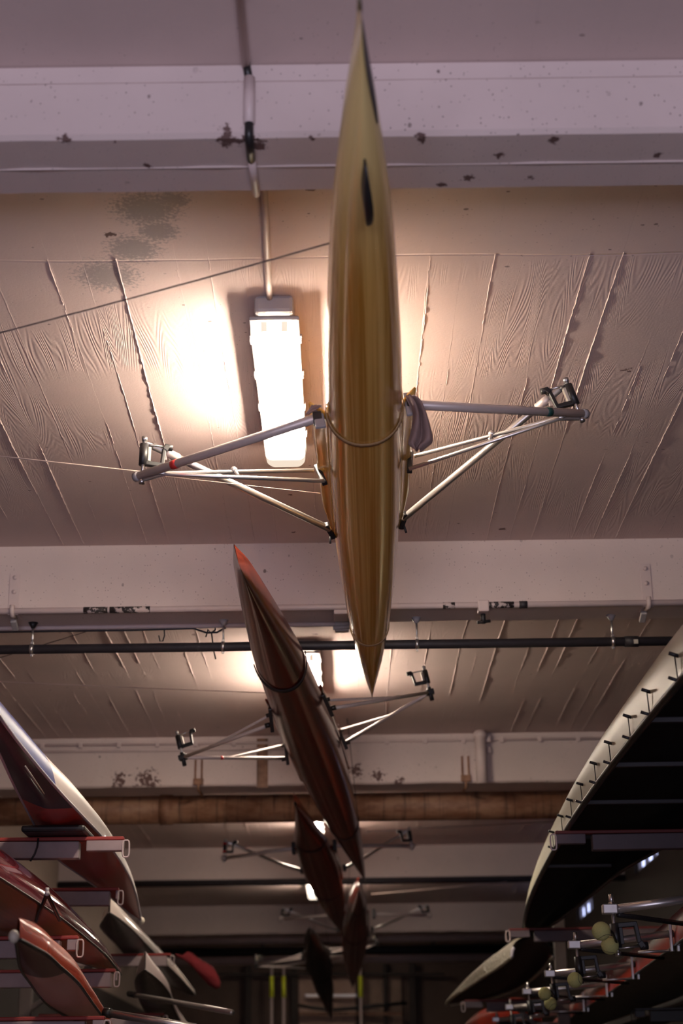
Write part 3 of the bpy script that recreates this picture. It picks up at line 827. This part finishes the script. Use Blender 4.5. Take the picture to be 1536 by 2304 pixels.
def hook(pts, label, d, r=.004):
    tag(MB().tube([at_d(px, py, d) for px, py in pts], r, 6).build('wire_hook', M_blackpaint), label, 'wire', 'wire ends dangling under the second beam')
hook([(366, 1399), (369, 1412), (370, 1430), (366, 1443), (360, 1443), (357, 1430)], 'black wire hook shaped like a J dangling at the left', y1 - .02, .004)
hook([(476, 1396), (486, 1404), (484, 1418), (474, 1424), (468, 1418), (463, 1433), (468, 1416), (476, 1426), (479, 1450), (482, 1470), (485, 1483)],
     'knotted black wire with a long tail hanging past the black pipe', y1 - .005, .004)

# third beam: cable clips, downpipe, rusty pipe
y0, y1, hb = BEAMS[2]; zf = Z(hb)
t = thing('conduit', 'thin clipped conduit high on the face of the third beam', 'conduit', Vector((0, y0, ZC - .08)))
za = at_d(300, 1676, y0).z; zb_ = at_d(300, 1690, y0).z
MB().tube([(XL, y0 - .012, za), (XR, y0 - .012, za)], .010, 8).build('pipe', M_whitepipe, t)
MB().tube([(XL, y0 - .012, zb_), (-.15, y0 - .012, zb_)], .010, 8).build('pipe', M_whitepipe, t)
for i in range(22):
    MB().box((XL + .2 + i * .29, y0 - .014, za - .003), (.03, .026, .042), None, .004).build('clip', M_whitepipe, t)
a = at_d(1077, 1638, y0); b_ = at_d(1078, 1762, y0)
t = thing('downpipe', 'short pale vertical pipe on the third beam above the rusty pipe', 'pipe', Vector((a.x, y0, zf)))
MB().tube([(a.x, y0 - .07, ZC), (a.x, y0 - .07, zf - .02)], .042, 16).build('pipe', M_whitepipe, t)
MB().tube([(a.x, y0 - .07, ZC - .05), (a.x, y0 - .07, ZC - .01)], .052, 16).box((a.x + .06, y0 - .03, ZC - .055), (.04, .06, .05), None, .005).build('collar', M_whitepipe, t)
MB().box((a.x + .065, y0 - .02, (ZC + zf) / 2 + .05), (.03, .04, .05), None, .005).build('clip', M_whitepipe, t)
def rusty(name, c1, c2, c3):
    m_, nt, b = newmat(name); k = N(nt); c = k.coords()
    s = k.noise(k.scale(c, (2.4, 6, 6)), 2.0, 6, .65); v = k.noise(k.scale(c, (9, .8, .8)), 2.0, 4, .6)
    col = k.mix(k.ramp(s, .35, .65), c1, c2); col = k.mix(k.math('MULTIPLY', k.ramp(v, .5, .72), .8), col, c3)
    nt.links.new(col, b.inputs['Base Color']); b.inputs['Roughness'].default_value = .6
    nt.links.new(k.bump(s, .4, .01), b.inputs['Normal']); return m_
M_rust = rusty('rust brown drain pipe', (.17, .068, .034), (.28, .145, .085), (.04, .017, .012))
yr = 12.62; zr = at_d(768, 1817, yr).z; rr_ = .108
zr = min(zr, zf - .0)
t = thing('rusty_pipe', 'thick rust brown pipe running across under the third beam', 'pipe', Vector((0, yr, zr)))
yr = y1 + rr_ + .02
zr = at_d(768, 1817, yr).z
MB().tube([(XL, yr, zr), (-.9, yr, zr)], rr_, 28).tube([(-.9, yr, zr), (XR, yr, zr)], rr_, 28).build('pipe', M_rust, t)
for px in (375, 1300):
    x = at_d(px, 1817, yr).x
    MB().tube([(x - .05, yr, zr), (x + .05, yr, zr)], rr_ + .008, 28).build('joint_collar', M_rust, t)
for px, tw in ((447, 1), (1047, 1), (590, 0)):
    x = at_d(px, 1740, y0).x
    if tw:
        h = MB()
        for dx in (-.024, .024):
            h.bar((x + dx, y0 - .006, zf + .2), (x + dx, y0 - .006, zf + .02), .014, .010, (0, 1, 0))
        h.box((x, y0 - .012, zf + .03), (.075, .026, .05), None, .004)
        h.tube([(x, y0 - .012, zf + .02), (x, y0 - .012, zf - .03), (x, yr - .06, zr + rr_ * .85)], .010, 8)
        h.build('hanger', M_rust, t)
    else:
        MB().bar((x, y0 - .004, ZC - .02), (x, y0 - .004, zf - .02), .085, .008, (0, 1, 0)).build('hanger', M_rust, t)

# far pipes
y0, y1, hb = BEAMS[4]
for yy, py, r, mt, lab in ((24.2, 2113, .05, M_whitepipe, 'pale pipe across the far end just above the black one'), (24.6, 2139, .065, M_black, 'thick black pipe across the far end of the hall'),
                           (25.2, 2158, .06, M_whitepipe, 'pale pipe across the far end just below the black one')):
    z = at_d(768, py, yy).z
    t = thing('cross_pipe', lab, 'pipe', Vector((0, yy, z)))
    MB().tube([(XL, yy, z), (XR, yy, z)], r, 16).build('pipe', mt, t)
    for x in (-2.4, -1.2, 1.3, 2.4):
        MB().tube([(x, yy, z + r * .9), (x, yy, ZC)], .012, 8).build('hanger_rod', M_blackpaint, t)
y0, y1, hb = BEAMS[3]
z = Z(hb)
t = thing('cross_pipe', 'thin dark pipe along the foot of the fourth beam', 'pipe', Vector((0, y0, z)))
MB().tube([(XL, y0 - .03, z - .01), (XR, y0 - .03, z - .01)], .035, 12).build('pipe', M_blackpaint, t)

# ------------------------------------------------------------------ racks along the walls
def rack(label, x_post, d, arms, side, dark=False):
    """a post with cantilever arms; arms = [(level above lens, x of tip, x where sleeve ends)]"""
    t = thing('boat_rack', label, 'rack', Vector((x_post, d, 0)), 'cantilever boat racks')
    MB().bar((x_post, d, 0), (x_post, d, Z(1.45)), .09, .09, (0, 1, 0), .006).build('post', M_post, t)
    MB().box((x_post, d, .01), (.22, .22, .02), None, .004).build('foot_plate', M_post, t)
    for h, xt, xs in arms:
        z = Z(h); M_a = (M_blackhull if h < .7 else M_armshade) if side > 0 else M_arm; M_r = M_blackhull if side > 0 and h < .7 else M_redarmshade if side > 0 else M_redarm  # right arms: shade put into the colour, near black low down
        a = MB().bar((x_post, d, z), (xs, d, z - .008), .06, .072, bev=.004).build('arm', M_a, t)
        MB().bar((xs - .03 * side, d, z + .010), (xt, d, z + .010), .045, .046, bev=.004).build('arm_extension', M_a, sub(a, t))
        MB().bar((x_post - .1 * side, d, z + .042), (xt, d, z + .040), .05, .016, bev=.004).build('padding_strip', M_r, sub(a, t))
        n = 14; pts = []
        for i in range(n + 1):
            q = 2 * pi * i / n
            pts.append(Vector((xt - side * (.012 + .014 * math.copysign(abs(cos(q)) ** .5, cos(q))), d - .026, z - .006 + .036 * math.copysign(abs(sin(q)) ** .5, sin(q)))))
        MB().tube(pts, .0038, 8, False).build('end_loop', M_whitepipe if M_a is not M_blackhull else M_blackhull, sub(a, t))
        MB().bar((x_post, d, z - .36), (x_post - (x_post - xt) * .45, d, z - .03), .035, .035, bev=.003).build('brace', M_post, sub(a, t))
    return t
rack('near left boat rack whose top arm carries the white and blue boat', -2.25, 7.15, [(1.085, -.945, -1.135), (.672, -1.125, -1.2), (.345, -1.0, -1.08)], -1)
rack('second left boat rack under the tip of the white and blue boat', -2.3, 8.75, [(1.075, -1.175, -1.22), (.665, -1.18, -1.2)], -1)
rack('third left boat rack behind the small white bow', -2.35, 12.6, [(1.085, -1.29, -1.32), (.66, -1.33, -1.36)], -1)
rack('near right boat rack under the big white upturned hull', 2.86, 7.75, [(1.18, .99, 1.16), (.60, 1.80, 1.9)], 1)
rack('far right boat rack under the tip of the big white upturned hull', 2.86, 11.6, [(1.13, 1.13, 1.3), (.595, 1.95, 2.05)], 1)
rack('farthest right boat rack under the silver wrapped boat end', 1.70, 13.4, [(.775, .93, 1.1)], 1)

# ------------------------------------------------------------------ upturned boats on the racks
def upturned(name, label, st, mats, decked=True, bulge=.045, pw=1.0, extra=None, cat='boat', group=None, scale=1.0, xs=1.06, ridge=0.0, n=14):
    """st = [(y, x_left, x_right, gunwale level above lens, depth)], keel uppermost"""
    st = [[s[0] * scale, s[1] * scale * xs, s[2] * scale * xs, s[3] * scale, s[4] * scale] for s in st]; ys = [s[0] for s in st]
    def S_(y): return [pchip(ys, [s[k] for s in st], y) for k in range(1, 5)]
    y0, y1 = ys[0], ys[-1]
    mid = (y0 + y1) / 2
    xl, xr, h, dp = S_(mid)
    t = thing(name, label, cat, Vector(((xl + xr) / 2, mid, Z(h))), group)
    K = 60; rows = []; drows = []; irows = []
    for i in range(K + 1):
        y = mid - (y1 - y0) / 2 * cos(pi * i / K)
        xl, xr, h, dp = S_(y); xc, hw = (xl + xr) / 2, (xr - xl) / 2
        row = []; irow = []
        for k in range(-n, n + 1):
            a = pi / 2 * k / n
            xx = math.copysign(abs(sin(a)) ** pw, k); zz = cos(a) ** (.75 * pw)
            row.append(Vector((xc + hw * xx, y, Z(h) + dp * zz)))
            irow.append(Vector((xc + max(hw - .015, .001) * xx, y, Z(h) + .002 + max(dp - .015, .0) * zz)))
        rows.append(row); irows.append(irow)
        dr = []
        for k in range(-6, 7):
            u = k / 6; dr.append(Vector((xc + hw * u, y, Z(h) - bulge * min(1, hw / .12) * (1 - abs(u) ** (2 - ridge)))))
        drows.append(dr)
    hl = MB().loft(rows).build('hull', mats[0], t)
    if decked:
        MB().loft(drows).build('deck', mats[1], t)
    else:
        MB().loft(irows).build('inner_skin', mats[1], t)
        for s_ in (0, -1):
            MB().tube([r[s_] for r in rows], .014, 8).build('gunwale', mats[2], t)
    for s_ in ((0, -1) if decked else ()):
        MB().tube([r[s_] for r in rows], .006, 6).build('gunwale_strip', mats[2], t)
    return t, S_

def painted(name, fn, rough=.22, coat=.5):
    m_, nt, b = newmat(name); k = N(nt); c = k.coords()
    sep = k.n('ShaderNodeSeparateXYZ'); k.put(sep, 0, c)
    nt.links.new(fn(k, sep.outputs, c), b.inputs['Base Color'])
    b.inputs['Roughness'].default_value = rough; b.inputs['Coat Weight'].default_value = coat
    return m_
# coordinates in these paints are the boat's own: y = 0 at mid length
M_l1hull = painted('white hull with blue end', lambda k, X, c: k.mix(k.ramp(k.math('ADD', X[1], k.math('MULTIPLY', X[2], 1.6)), -1.36, -1.35), (.014, .03, .20), (.72, .62, .59)), .4, .1)
M_l1deck = painted('navy and red deck', lambda k, X, c: k.mix(k.ramp(k.math('SUBTRACT', X[1], k.math('MULTIPLY', X[0], 1.2)), -1.12, -1.10), (.010, .009, .025), k.mix(k.noise(c, 3, 3), (.34, .035, .03), (.42, .05, .04))), .38, .1)
M_l1deck.node_tree.nodes['Principled BSDF'].inputs['Specular IOR Level'].default_value = .2
M_bluestrip = plain('blue and white strip', (.55, .5, .55), .4)
t, L1 = upturned('upturned_shell', 'white and blue upturned boat with red deck on the top left rack',
    [(4.7, -1.03, -.985, 1.165, .05), (5.4, -1.085, -1.005, 1.16, .095), (6.0, -1.14, -1.008, 1.155, .12), (6.7, -1.20, -1.0, 1.15, .15), (7.3, -1.25, -.995, 1.15, .15),
     (7.8, -1.28, -1.005, 1.15, .15), (8.5, -1.25, -1.03, 1.145, .12), (9.2, -1.215, -1.075, 1.135, .09), (9.8, -1.19, -1.125, 1.12, .06), (10.15, -1.162, -1.155, 1.11, .03)],
    (M_l1hull, M_l1deck, M_bluestrip), scale=1.04, bulge=.03, ridge=.7)
MB().ball((-1.277, 10.56, Z(1.15)), .026, 12, 8).build('bow_ball', M_pale, t)
MB().tube([at_h(57, 1724, 1.164), at_h(99, 1786, 1.160)], .003, 6).build('ridge_highlight', M_pale, t)  # pale tube laid on as the highlight along the deck's ridge
t = tag(MB().box((-1.23, 7.15, Z(1.151)), (.27, .30, .028), None, .010).build('support_cushion', M_black), 'flat black cushion between the top left rack arm and the white and blue boat', 'cushion')

M_l2hull = painted('glossy maroon hull', lambda k, X, c: k.mix(k.ramp(k.noise(k.scale(c, (3, .8, 3)), 2.0, 4), .3, .7), (.14, .010, .022), (.24, .022, .042)), .09, 1.0)
M_l2deck = wood_hull('orange brown deck', (.20, .065, .012), (.30, .11, .022), .4, 10, .2)
t, L2 = upturned('upturned_shell', 'glossy maroon upturned boat with orange brown deck on the second left rack level',
    [(3.2, -1.45, -1.12, .735, .14), (4.5, -1.47, -1.06, .725, .17), (5.6, -1.47, -1.035, .72, .18), (6.4, -1.43, -1.03, .72, .17), (7.2, -1.36, -1.04, .715, .14), (7.9, -1.27, -1.055, .71, .10), (8.5, -1.18, -1.085, .705, .06), (8.95, -1.12, -1.11, .70, .03)],
    (M_l2hull, M_l2deck, M_blackhull), scale=1.07, bulge=.03)
tr = thing('trestle_strut', 'small black splayed strut propped on the second left rack arm', 'strut', at_d(106, 2096, 6.85))
q = at_d(106, 2010, 6.05)
MB().tube([at_d(82, 2072, 6.85), q], .008, 8).build('leg', M_black, tr); MB().tube([at_d(134, 2070, 6.85), q], .008, 8).build('leg', M_black, tr)
MB().ball(q, .010, 10, 6).tube([q, q + Vector((0, 0, .02))], .007, 8).build('head', M_greybody, tr)

M_l3hull = painted('orange red hull', lambda k, X, c: k.mix(k.ramp(k.noise(k.scale(c, (3, .8, 3)), 2.0, 4), .3, .7), (.55, .040, .010), (.74, .085, .02)), .24, .2)
M_l3deck = painted('red deck with pale panel', lambda k, X, c: k.mix(k.math('MULTIPLY', k.ramp(X[0], -.13, -.10), k.ramp(X[1], -1.3, -1.27)), (.10, .010, .014), (.80, .34, .31)), .4, .1)
t, L3 = upturned('upturned_shell', 'orange red upturned boat with white bow ball, lowest at the left edge',
    [(4.75, -.905, -.895, .470, .06), (5.1, -.965, -.895, .470, .085), (5.7, -1.065, -.93, .469, .105), (6.3, -1.14, -.97, .468, .12), (7.0, -1.225, -1.035, .466, .125), (7.7, -1.29, -1.10, .462, .12), (8.6, -1.33, -1.18, .455, .10), (9.6, -1.30, -1.27, .45, .04)],
    (M_l3hull, M_l3deck, M_blackhull), scale=.97, xs=1.02, bulge=.03)
MB().ball((-.897, 4.585, Z(.462)), .015, 14, 10, (1, 1, 1.2)).build('bow_ball', M_pale, t)
M_l4hull = plain('off white hull', (.66, .54, .48), .35, 0, .08, coat=.3)
M_l4deck = plain('dark deck', (.012, .010, .012), .4)
upturned('upturned_shell', 'small white upturned bow behind the tip of the white and blue boat',
    [(10.7, -1.415, -1.405, 1.215, .10), (11.0, -1.48, -1.385, 1.21, .115), (11.5, -1.56, -1.37, 1.20, .12), (12.0, -1.56, -1.36, 1.18, .12), (13.2, -1.60, -1.37, 1.165, .13), (14.5, -1.63, -1.38, 1.16, .13), (17.5, -1.5, -1.45, 1.16, .06)],
    (M_l4hull, M_l4deck, M_blackhull), scale=1.02, bulge=.05)
M_l5hull = plain('grey white hull', (.42, .34, .33), .4, 0, .15)
upturned('upturned_shell', 'grey white upturned bow low at the left, under the small white one',
    [(9.95, -1.105, -1.10, .80, .11), (10.2, -1.16, -1.098, .80, .12), (10.7, -1.24, -1.10, .795, .12), (11.3, -1.30, -1.11, .78, .13), (12.6, -1.40, -1.19, .745, .14), (14.5, -1.5, -1.3, .73, .13), (17, -1.45, -1.4, .72, .06)],
    (M_l5hull, M_l4deck, M_blackhull), scale=1.03, bulge=.05)

# right: big white gig, open side down
M_r1hull = plain('yellowed white hull', (.42, .39, .27), .42, 0, .1, coat=.2, nscale=3)
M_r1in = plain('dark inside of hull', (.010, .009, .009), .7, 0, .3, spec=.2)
st = [(3.0, 1.02, 1.570, 1.25, .20), (4.2, .985, 1.530, 1.25, .24), (5.5, .962, 1.510, 1.25, .26), (6.5, .957, 1.500, 1.25, .26), (7.5, .966, 1.495, 1.25, .25), (8.3, .985, 1.490, 1.25, .235),
      (9.3, 1.015, 1.41, 1.245, .21), (10.4, 1.06, 1.385, 1.235, .16), (11.3, 1.115, 1.345, 1.22, .11), (12.2, 1.19, 1.29, 1.205, .06), (12.7, 1.237, 1.243, 1.2, .03)]
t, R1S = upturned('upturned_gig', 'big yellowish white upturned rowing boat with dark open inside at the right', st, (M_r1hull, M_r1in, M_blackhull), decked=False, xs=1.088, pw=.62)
for y in (5.0, 5.75, 6.55, 7.4, 8.4, 9.4):
    xl, xr, h, dp = R1S(y)
    MB().bar((xl + .02, y, Z(h) + .05), (xr - .02, y, Z(h) + .05), .02, .02, bev=.004).build('rib', M_blackpaint, t)
for px, py in ((1533, 1533), (1470, 1610), (1425, 1664), (1386, 1720), (1346, 1764), (1314, 1808), (1290, 1842), (1262, 1876), (1240, 1910)):
    p = at_h(px, py, 1.25)
    xl, xr, h, dp = R1S(p.y); x = xl - .006; y = p.y; z = Z(h)
    m = MB().tube([(x, y, z + .004), (x - .004, y, z + .085)], .0022, 6)
    m.tube([(x - .022, y - .005, z + .090), (x + .012, y, z + .080)], .006, 6)
    m.tube([(x - .030, y - .005, z + .012), (x + .012, y, z - .002)], .0055, 6)
    m.build('toggle', M_black, t)

# right: red upturned racing shell with outriggers
M_r2hull = painted('glossy red hull', lambda k, X, c: k.mix(k.ramp(k.noise(k.scale(c, (3, .5, 3)), 2.0, 4), .3, .7), (.24, .010, .004), (.38, .028, .008)), .34, .1)
M_r2hull.node_tree.nodes['Principled BSDF'].inputs['Specular IOR Level'].default_value = .25
st = [(3.6, 1.50, 1.62, .70, .12), (5.0, 1.44, 1.80, .70, .22), (6.5, 1.47, 1.95, .70, .25), (7.5, 1.53, 2.05, .695, .25), (9.0, 1.62, 2.16, .695, .25), (10.4, 1.69, 2.22, .69, .25), (11.9, 1.76, 2.26, .69, .24), (13.6, 1.84, 2.26, .69, .2), (16.5, 2.0, 2.2, .68, .12), (17.6, 2.1, 2.13, .68, .05)]
t2, R2S = upturned('upturned_shell', 'long glossy red upturned shell with silver outriggers at the lower right', st, (M_r2hull, M_blackhull, M_blackhull), xs=.97, bulge=.02)
upturned('upturned_shell', 'added black upturned shell darkening the bottom right corner beyond the red one',  # invented hull, put in to keep this corner black
    [(6.0, 2.30, 2.5, .69, .1), (8.0, 2.27, 2.70, .69, .2), (11.0, 2.34, 2.74, .69, .2), (15.0, 2.36, 2.74, .69, .2), (17.0, 2.5, 2.6, .69, .1)], (M_blackhull, M_blackhull, M_blackhull), xs=1.0, bulge=.02)
ends = [(1365, 2046), (1286, 2126), (1232, 2191), (1181, 2231), (1142, 2266), (1112, 2294)]
tips = []
for px, py in ends:
    e = at_h(px, py, .70); tips.append(e)
    xl, xr, h, dp = R2S(e.y + .05)
    f = Vector((xl + .0, e.y + .06, Z(h) + .055))
    r = MB().tube([e + Vector((.03, 0, 0)), f], .0165, 12).build('rigger', M_alu, t2)
    hh = sub(r, t2)
    MB().box(e + Vector((.01, 0, 0)), (.055, .045, .036), None, .004).build('end_block', M_alu, hh)
    b_ = Vector((xl + .01, e.y - .72, Z(h) + .02))
    MB().tube([e + Vector((.04, .0, -.02)), Vector((xl + .05, e.y + .62, Z(h) - .005))], .010, 8).build('stay', M_black, hh)
    MB().tube([e + Vector((.30, .02, -.035)), f + Vector((0, 0, -.075))], .006, 8).build('thin_stay', M_alu, hh)
    m = MB()
    for dx in (-.016, .014):
        m.box(f + Vector((dx, -.02, -.015)), (.014, .02, .135), None, .003)
    m.build('upright', M_alu, hh)
    m = MB()
    oarlock(m, e + Vector((.02, 0, -.01)), e + Vector((.03, 0, -.15)), Vector((1, .1, -.0)), tilt=.1, sc=1.1)
    m.mat(1).tube([e + Vector((.018, 0, .02)), e + Vector((.018, 0, .055))], .010, 6)
    m.build('oarlock', [M_black, M_steel, M_black], hh)
def tennis(name):
    m_, nt, b = newmat(name); k = N(nt); c = k.coords()
    nz = k.noise(c, 260, 3)
    sep = k.n('ShaderNodeSeparateXYZ'); k.put(sep, 0, k.scale(c, (30, 30, 30))); X, Y, Zz = sep.outputs
    # seam: curve where x*y product plus z crosses zero
    s = k.math('ADD', k.math('SUBTRACT', k.math('MULTIPLY', X, X), k.math('MULTIPLY', Y, Y)), k.math('MULTIPLY', Zz, 1.0))
    seam = k.math('LESS_THAN', k.math('ABSOLUTE', s), .07)
    col = k.mix(nz, (.36, .36, .12), (.50, .48, .20)); col = k.mix(seam, col, (.10, .09, .05))
    nt.links.new(col, b.inputs['Base Color']); b.inputs['Roughness'].default_value = .95
    nt.links.new(k.bump(nz, .5, .004), b.inputs['Normal']); return m_
M_tennis = tennis('worn tennis felt')
balls = [(1352, 2095, 6.05, 'tennis ball hanging topmost under the nearest silver outrigger'), (1372, 2127, 6.25, 'tennis ball just below right of the topmost one, by the second silver tube'),
         (1293, 2205, 7.42, 'single tennis ball under the second outrigger block'), (1225, 2236, 8.75, 'dim tennis ball under the third outrigger, upper of its pair'), (1238, 2258, 8.95, 'dim small tennis ball under the third outrigger, lower of its pair')]
proto = None
for i, (px, py, d, lab) in enumerate(balls):
    p = at_d(px, py, d)
    if proto is None:
        proto = MB().ball((0, 0, 0), .0335, 24, 16).build('tennis_ball', M_tennis); o = proto
    else:
        o = proto.copy(); COL.objects.link(o)
    o.location = p; o.rotation_euler = (random.uniform(0, 3), random.uniform(0, 3), random.uniform(0, 3))
    tag(o, lab, 'ball', 'tennis balls on the outriggers')
    e = tips[0] if i < 2 else tips[1] if i == 2 else tips[2]
    q = e + Vector((.03, 0, -.13))
    line([p + Vector((0, 0, .03)), p + (q - p) * .5 + Vector((.012, 0, .02)), q], .005, M_black, ['black loop holding the topmost tennis ball', 'black loop holding the tennis ball just below the topmost', 'black loop holding the single ball under the second outrigger', 'black loop of the upper ball under the third outrigger', 'black loop of the lower ball under the third outrigger'][i], 'ball_loop', 'loop', 'loops holding tennis balls')

# silver wrapped end and another red shell behind
def foil(name):
    m_, nt, b = newmat(name); k = N(nt); c = k.coords()
    nz = k.noise(k.scale(c, (6, 2.5, 6)), 3.0, 5, .6, 1.2)
    nt.links.new(k.mix(nz, (.42, .38, .28), (.75, .69, .55)), b.inputs['Base Color'])
    b.inputs['Roughness'].default_value = .32; b.inputs['Metallic'].default_value = .35
    nt.links.new(k.bump(nz, .9, .05), b.inputs['Normal']); return m_
M_foil = foil('crumpled silver wrap')
M_brownin = plain('dark red brown inside', (.05, .014, .010), .6)
t, _ = upturned('wrapped_boat', 'boat end wrapped in crumpled silver plastic, low right of centre',
    [(11.75, 1.085, 1.36, 1.0, .14), (12.1, 1.06, 1.36, .985, .18), (12.8, .97, 1.34, .945, .18), (13.4, .90, 1.30, .915, .16), (14.0, .845, 1.2, .895, .10), (14.6, .825, 1.05, .885, .06), (14.9, .83, .87, .88, .03)],
    (M_foil, M_brownin, M_foil), decked=False)
MB().tube([(1.155 + (1.44 - 1.155) * (.5 - .5 * math.copysign(abs(cos(a)) ** .9, cos(a))), 11.74, Z(1.0) + .10 * sin(a) ** .7) for a in [.55 * q / 12 for q in range(13)]], .013, 8).build('end_rim', M_bluestrip, t)
upturned('upturned_shell', 'dim red upturned hull at the bottom right, left of the outrigger blocks',
    [(14.5, 1.53, 1.54, .72, .12), (14.9, 1.36, 1.7, .72, .2), (15.6, 1.28, 1.75, .72, .24), (17.0, 1.22, 1.7, .72, .24), (18.5, 1.22, 1.6, .72, .2), (20.5, 1.35, 1.4, .72, .05)], (M_r2hull, M_brownin, M_brownin), xs=1.0, bulge=.04)

# loose poles, red cloth
def pole(a, b, r, mat_, label):
    t = thing('oar', label, 'oar', a, 'oar shafts lying on the left racks')
    MB().tube([a, b], r, 12).build('shaft', mat_, t)
    MB().tube([a + (b - a) * -.06, a + (b - a) * .02], r * 1.25, 12).build('grip', M_black, t)
pole(at_d(246, 2280, 7.5), at_d(440, 2312, 7.3), .017, M_alu, 'silver oar shaft sticking out below the orange red boat')
pb = at_d(522, 2278, 9.35); pa = at_d(388, 2246, 9.6); pa = pa + (pa - pb) * 1.0; pa.y = 10.7
pole(pa, pb, .015, M_alu, 'silver oar shaft tip sticking out beside the grey white bow')
line([at_d(86, 1886, 7.10), at_d(84, 1905, 7.09), at_d(78, 1922, 7.08), at_d(68, 1938, 7.08)], .004, M_blackpaint, 'short black cord dangling from the top left rack arm', 'dangling_cord', 'cord', None)
M_redcloth = plain('red cloth', (.16, .010, .014), .9, 0, .3, nscale=10, bump=.02)
rows = []
prof = [(395, 2148, 3), (412, 2154, 5), (428, 2160, 14), (442, 2172, 22), (458, 2184, 27), (474, 2193, 25), (488, 2200, 18), (494, 2203, 8)]
for i, (px, py, r) in enumerate(prof):
    c = at_d(px, py, 12.5); rr2 = r * 12.6 / 3700
    rows.append([c + Vector((.35 * rr2 * cos(a), .55 * rr2 * sin(a) , rr2 * cos(a) * -1)) * (1 + .2 * sin(3 * a + i * 1.7) + .14 * sin(7 * a - i * 2.3) + random.uniform(-.08, .08)) for a in [2 * pi * k / 16 for k in range(16)]])
o = MB().loft(rows, True, True).build('red_cloth', M_redcloth)
tag(o, 'bundled red cloth hanging off the end of the third left rack arm', 'cloth')

# ------------------------------------------------------------------ far end
M_panel = plain('pale brown panel', (.50, .34, .27), .8, 0, .4, nscale=4)
M_beam_d = plain('dark timber', (.035, .024, .02), .7, 0, .3)
def wall_at(px, py): return at_d(px, py, YB)
a = wall_at(672, 2190); b_ = wall_at(800, 2320)
tag(MB().box(((a.x + b_.x) / 2, YB - .03, (a.z + b_.z) / 2), (b_.x - a.x, .06, a.z - b_.z), None, .004).build('wall_panel', M_panel), 'pale brown board panel on the back wall behind the black boat', 'panel')
a = wall_at(815, 2190); b_ = wall_at(905, 2320)
tag(MB().box(((a.x + b_.x) / 2, YB - .03, (a.z + b_.z) / 2), (b_.x - a.x, .06, a.z - b_.z), None, .004).build('wall_panel', plain('mid brown panel', (.30, .20, .15), .8, 0, .5, nscale=5)), 'darker brown board panel on the back wall right of the hanging boats', 'panel')
for i, (px, lab) in enumerate(((560, 'dark timber post on the back wall left of the yellow striped oars'), (662, 'dark timber post left of the pale panel on the back wall'), (926, 'dark timber post right of the brown panels on the back wall'), (865, 'dark slim post in the middle of the darker panel'), (808, 'dark slim post between the two brown panels'))):
    x = wall_at(px, 2200).x
    tag(MB().box((x, YB - .12, Z(2.3) / 2), (.10 if i < 3 else .06, .10, Z(2.3)), None, .006).build('timber_post', M_beam_d), lab, 'post', 'timber posts at the back wall')
for py, xa, xb, mt, lab in ((2240, 686, 802, M_alu, 'silver rail across the pale panel'), (2281, 672, 905, M_rust, 'rust brown rail low across the back wall'), (2192, 480, 1000, M_beam_d, 'dark rail along the top of the back wall')):
    p, q = at_d(xa, py, YB - .22), at_d(xb, py, YB - .22)
    tag(MB().bar(p, q, .04, .05, bev=.006).build('wall_rail', mt), lab, 'rail', 'rails on the back wall')
hz = [at_d(x, y, YB - .276) for x, y in ((672, 2262), (705, 2268), (745, 2272), (800, 2268), (860, 2262), (915, 2256))]
tag(MB().tube(hz, .03, 8).build('sagging_hose', M_black), 'black hose sagging across the back wall panels', 'hose')
M_neon = plain('fluorescent yellow sleeve', (.72, .80, .05), .5)
t0 = None
for i, (px, lab) in enumerate(((611, 'upright oar with yellow sleeve, left of the pair by the back wall'), (638, 'upright oar with yellow sleeve, right of the pair by the back wall'), (811, 'upright oar with yellow sleeve right of the black boat tip'))):
    p = at_d(px, 2220, YB - .35)
    t = thing('oar', lab, 'oar', Vector((p.x, p.y, 0)), 'oars standing at the back wall')
    zt, zb2 = at_d(px, 2196, YB - .35).z, at_d(px, 2244, YB - .35).z
    MB().tube([(p.x, p.y, 0), (p.x, p.y, zt + .16)], .022, 10).build('shaft', M_whitepipe, t)
    MB().tube([(p.x, p.y, zb2), (p.x, p.y, zt)], .034, 12).build('sleeve', M_neon, t)
    MB().box((p.x, p.y, .35), (.14, .03, .5), None, .012).build('blade', M_whitepipe, t)
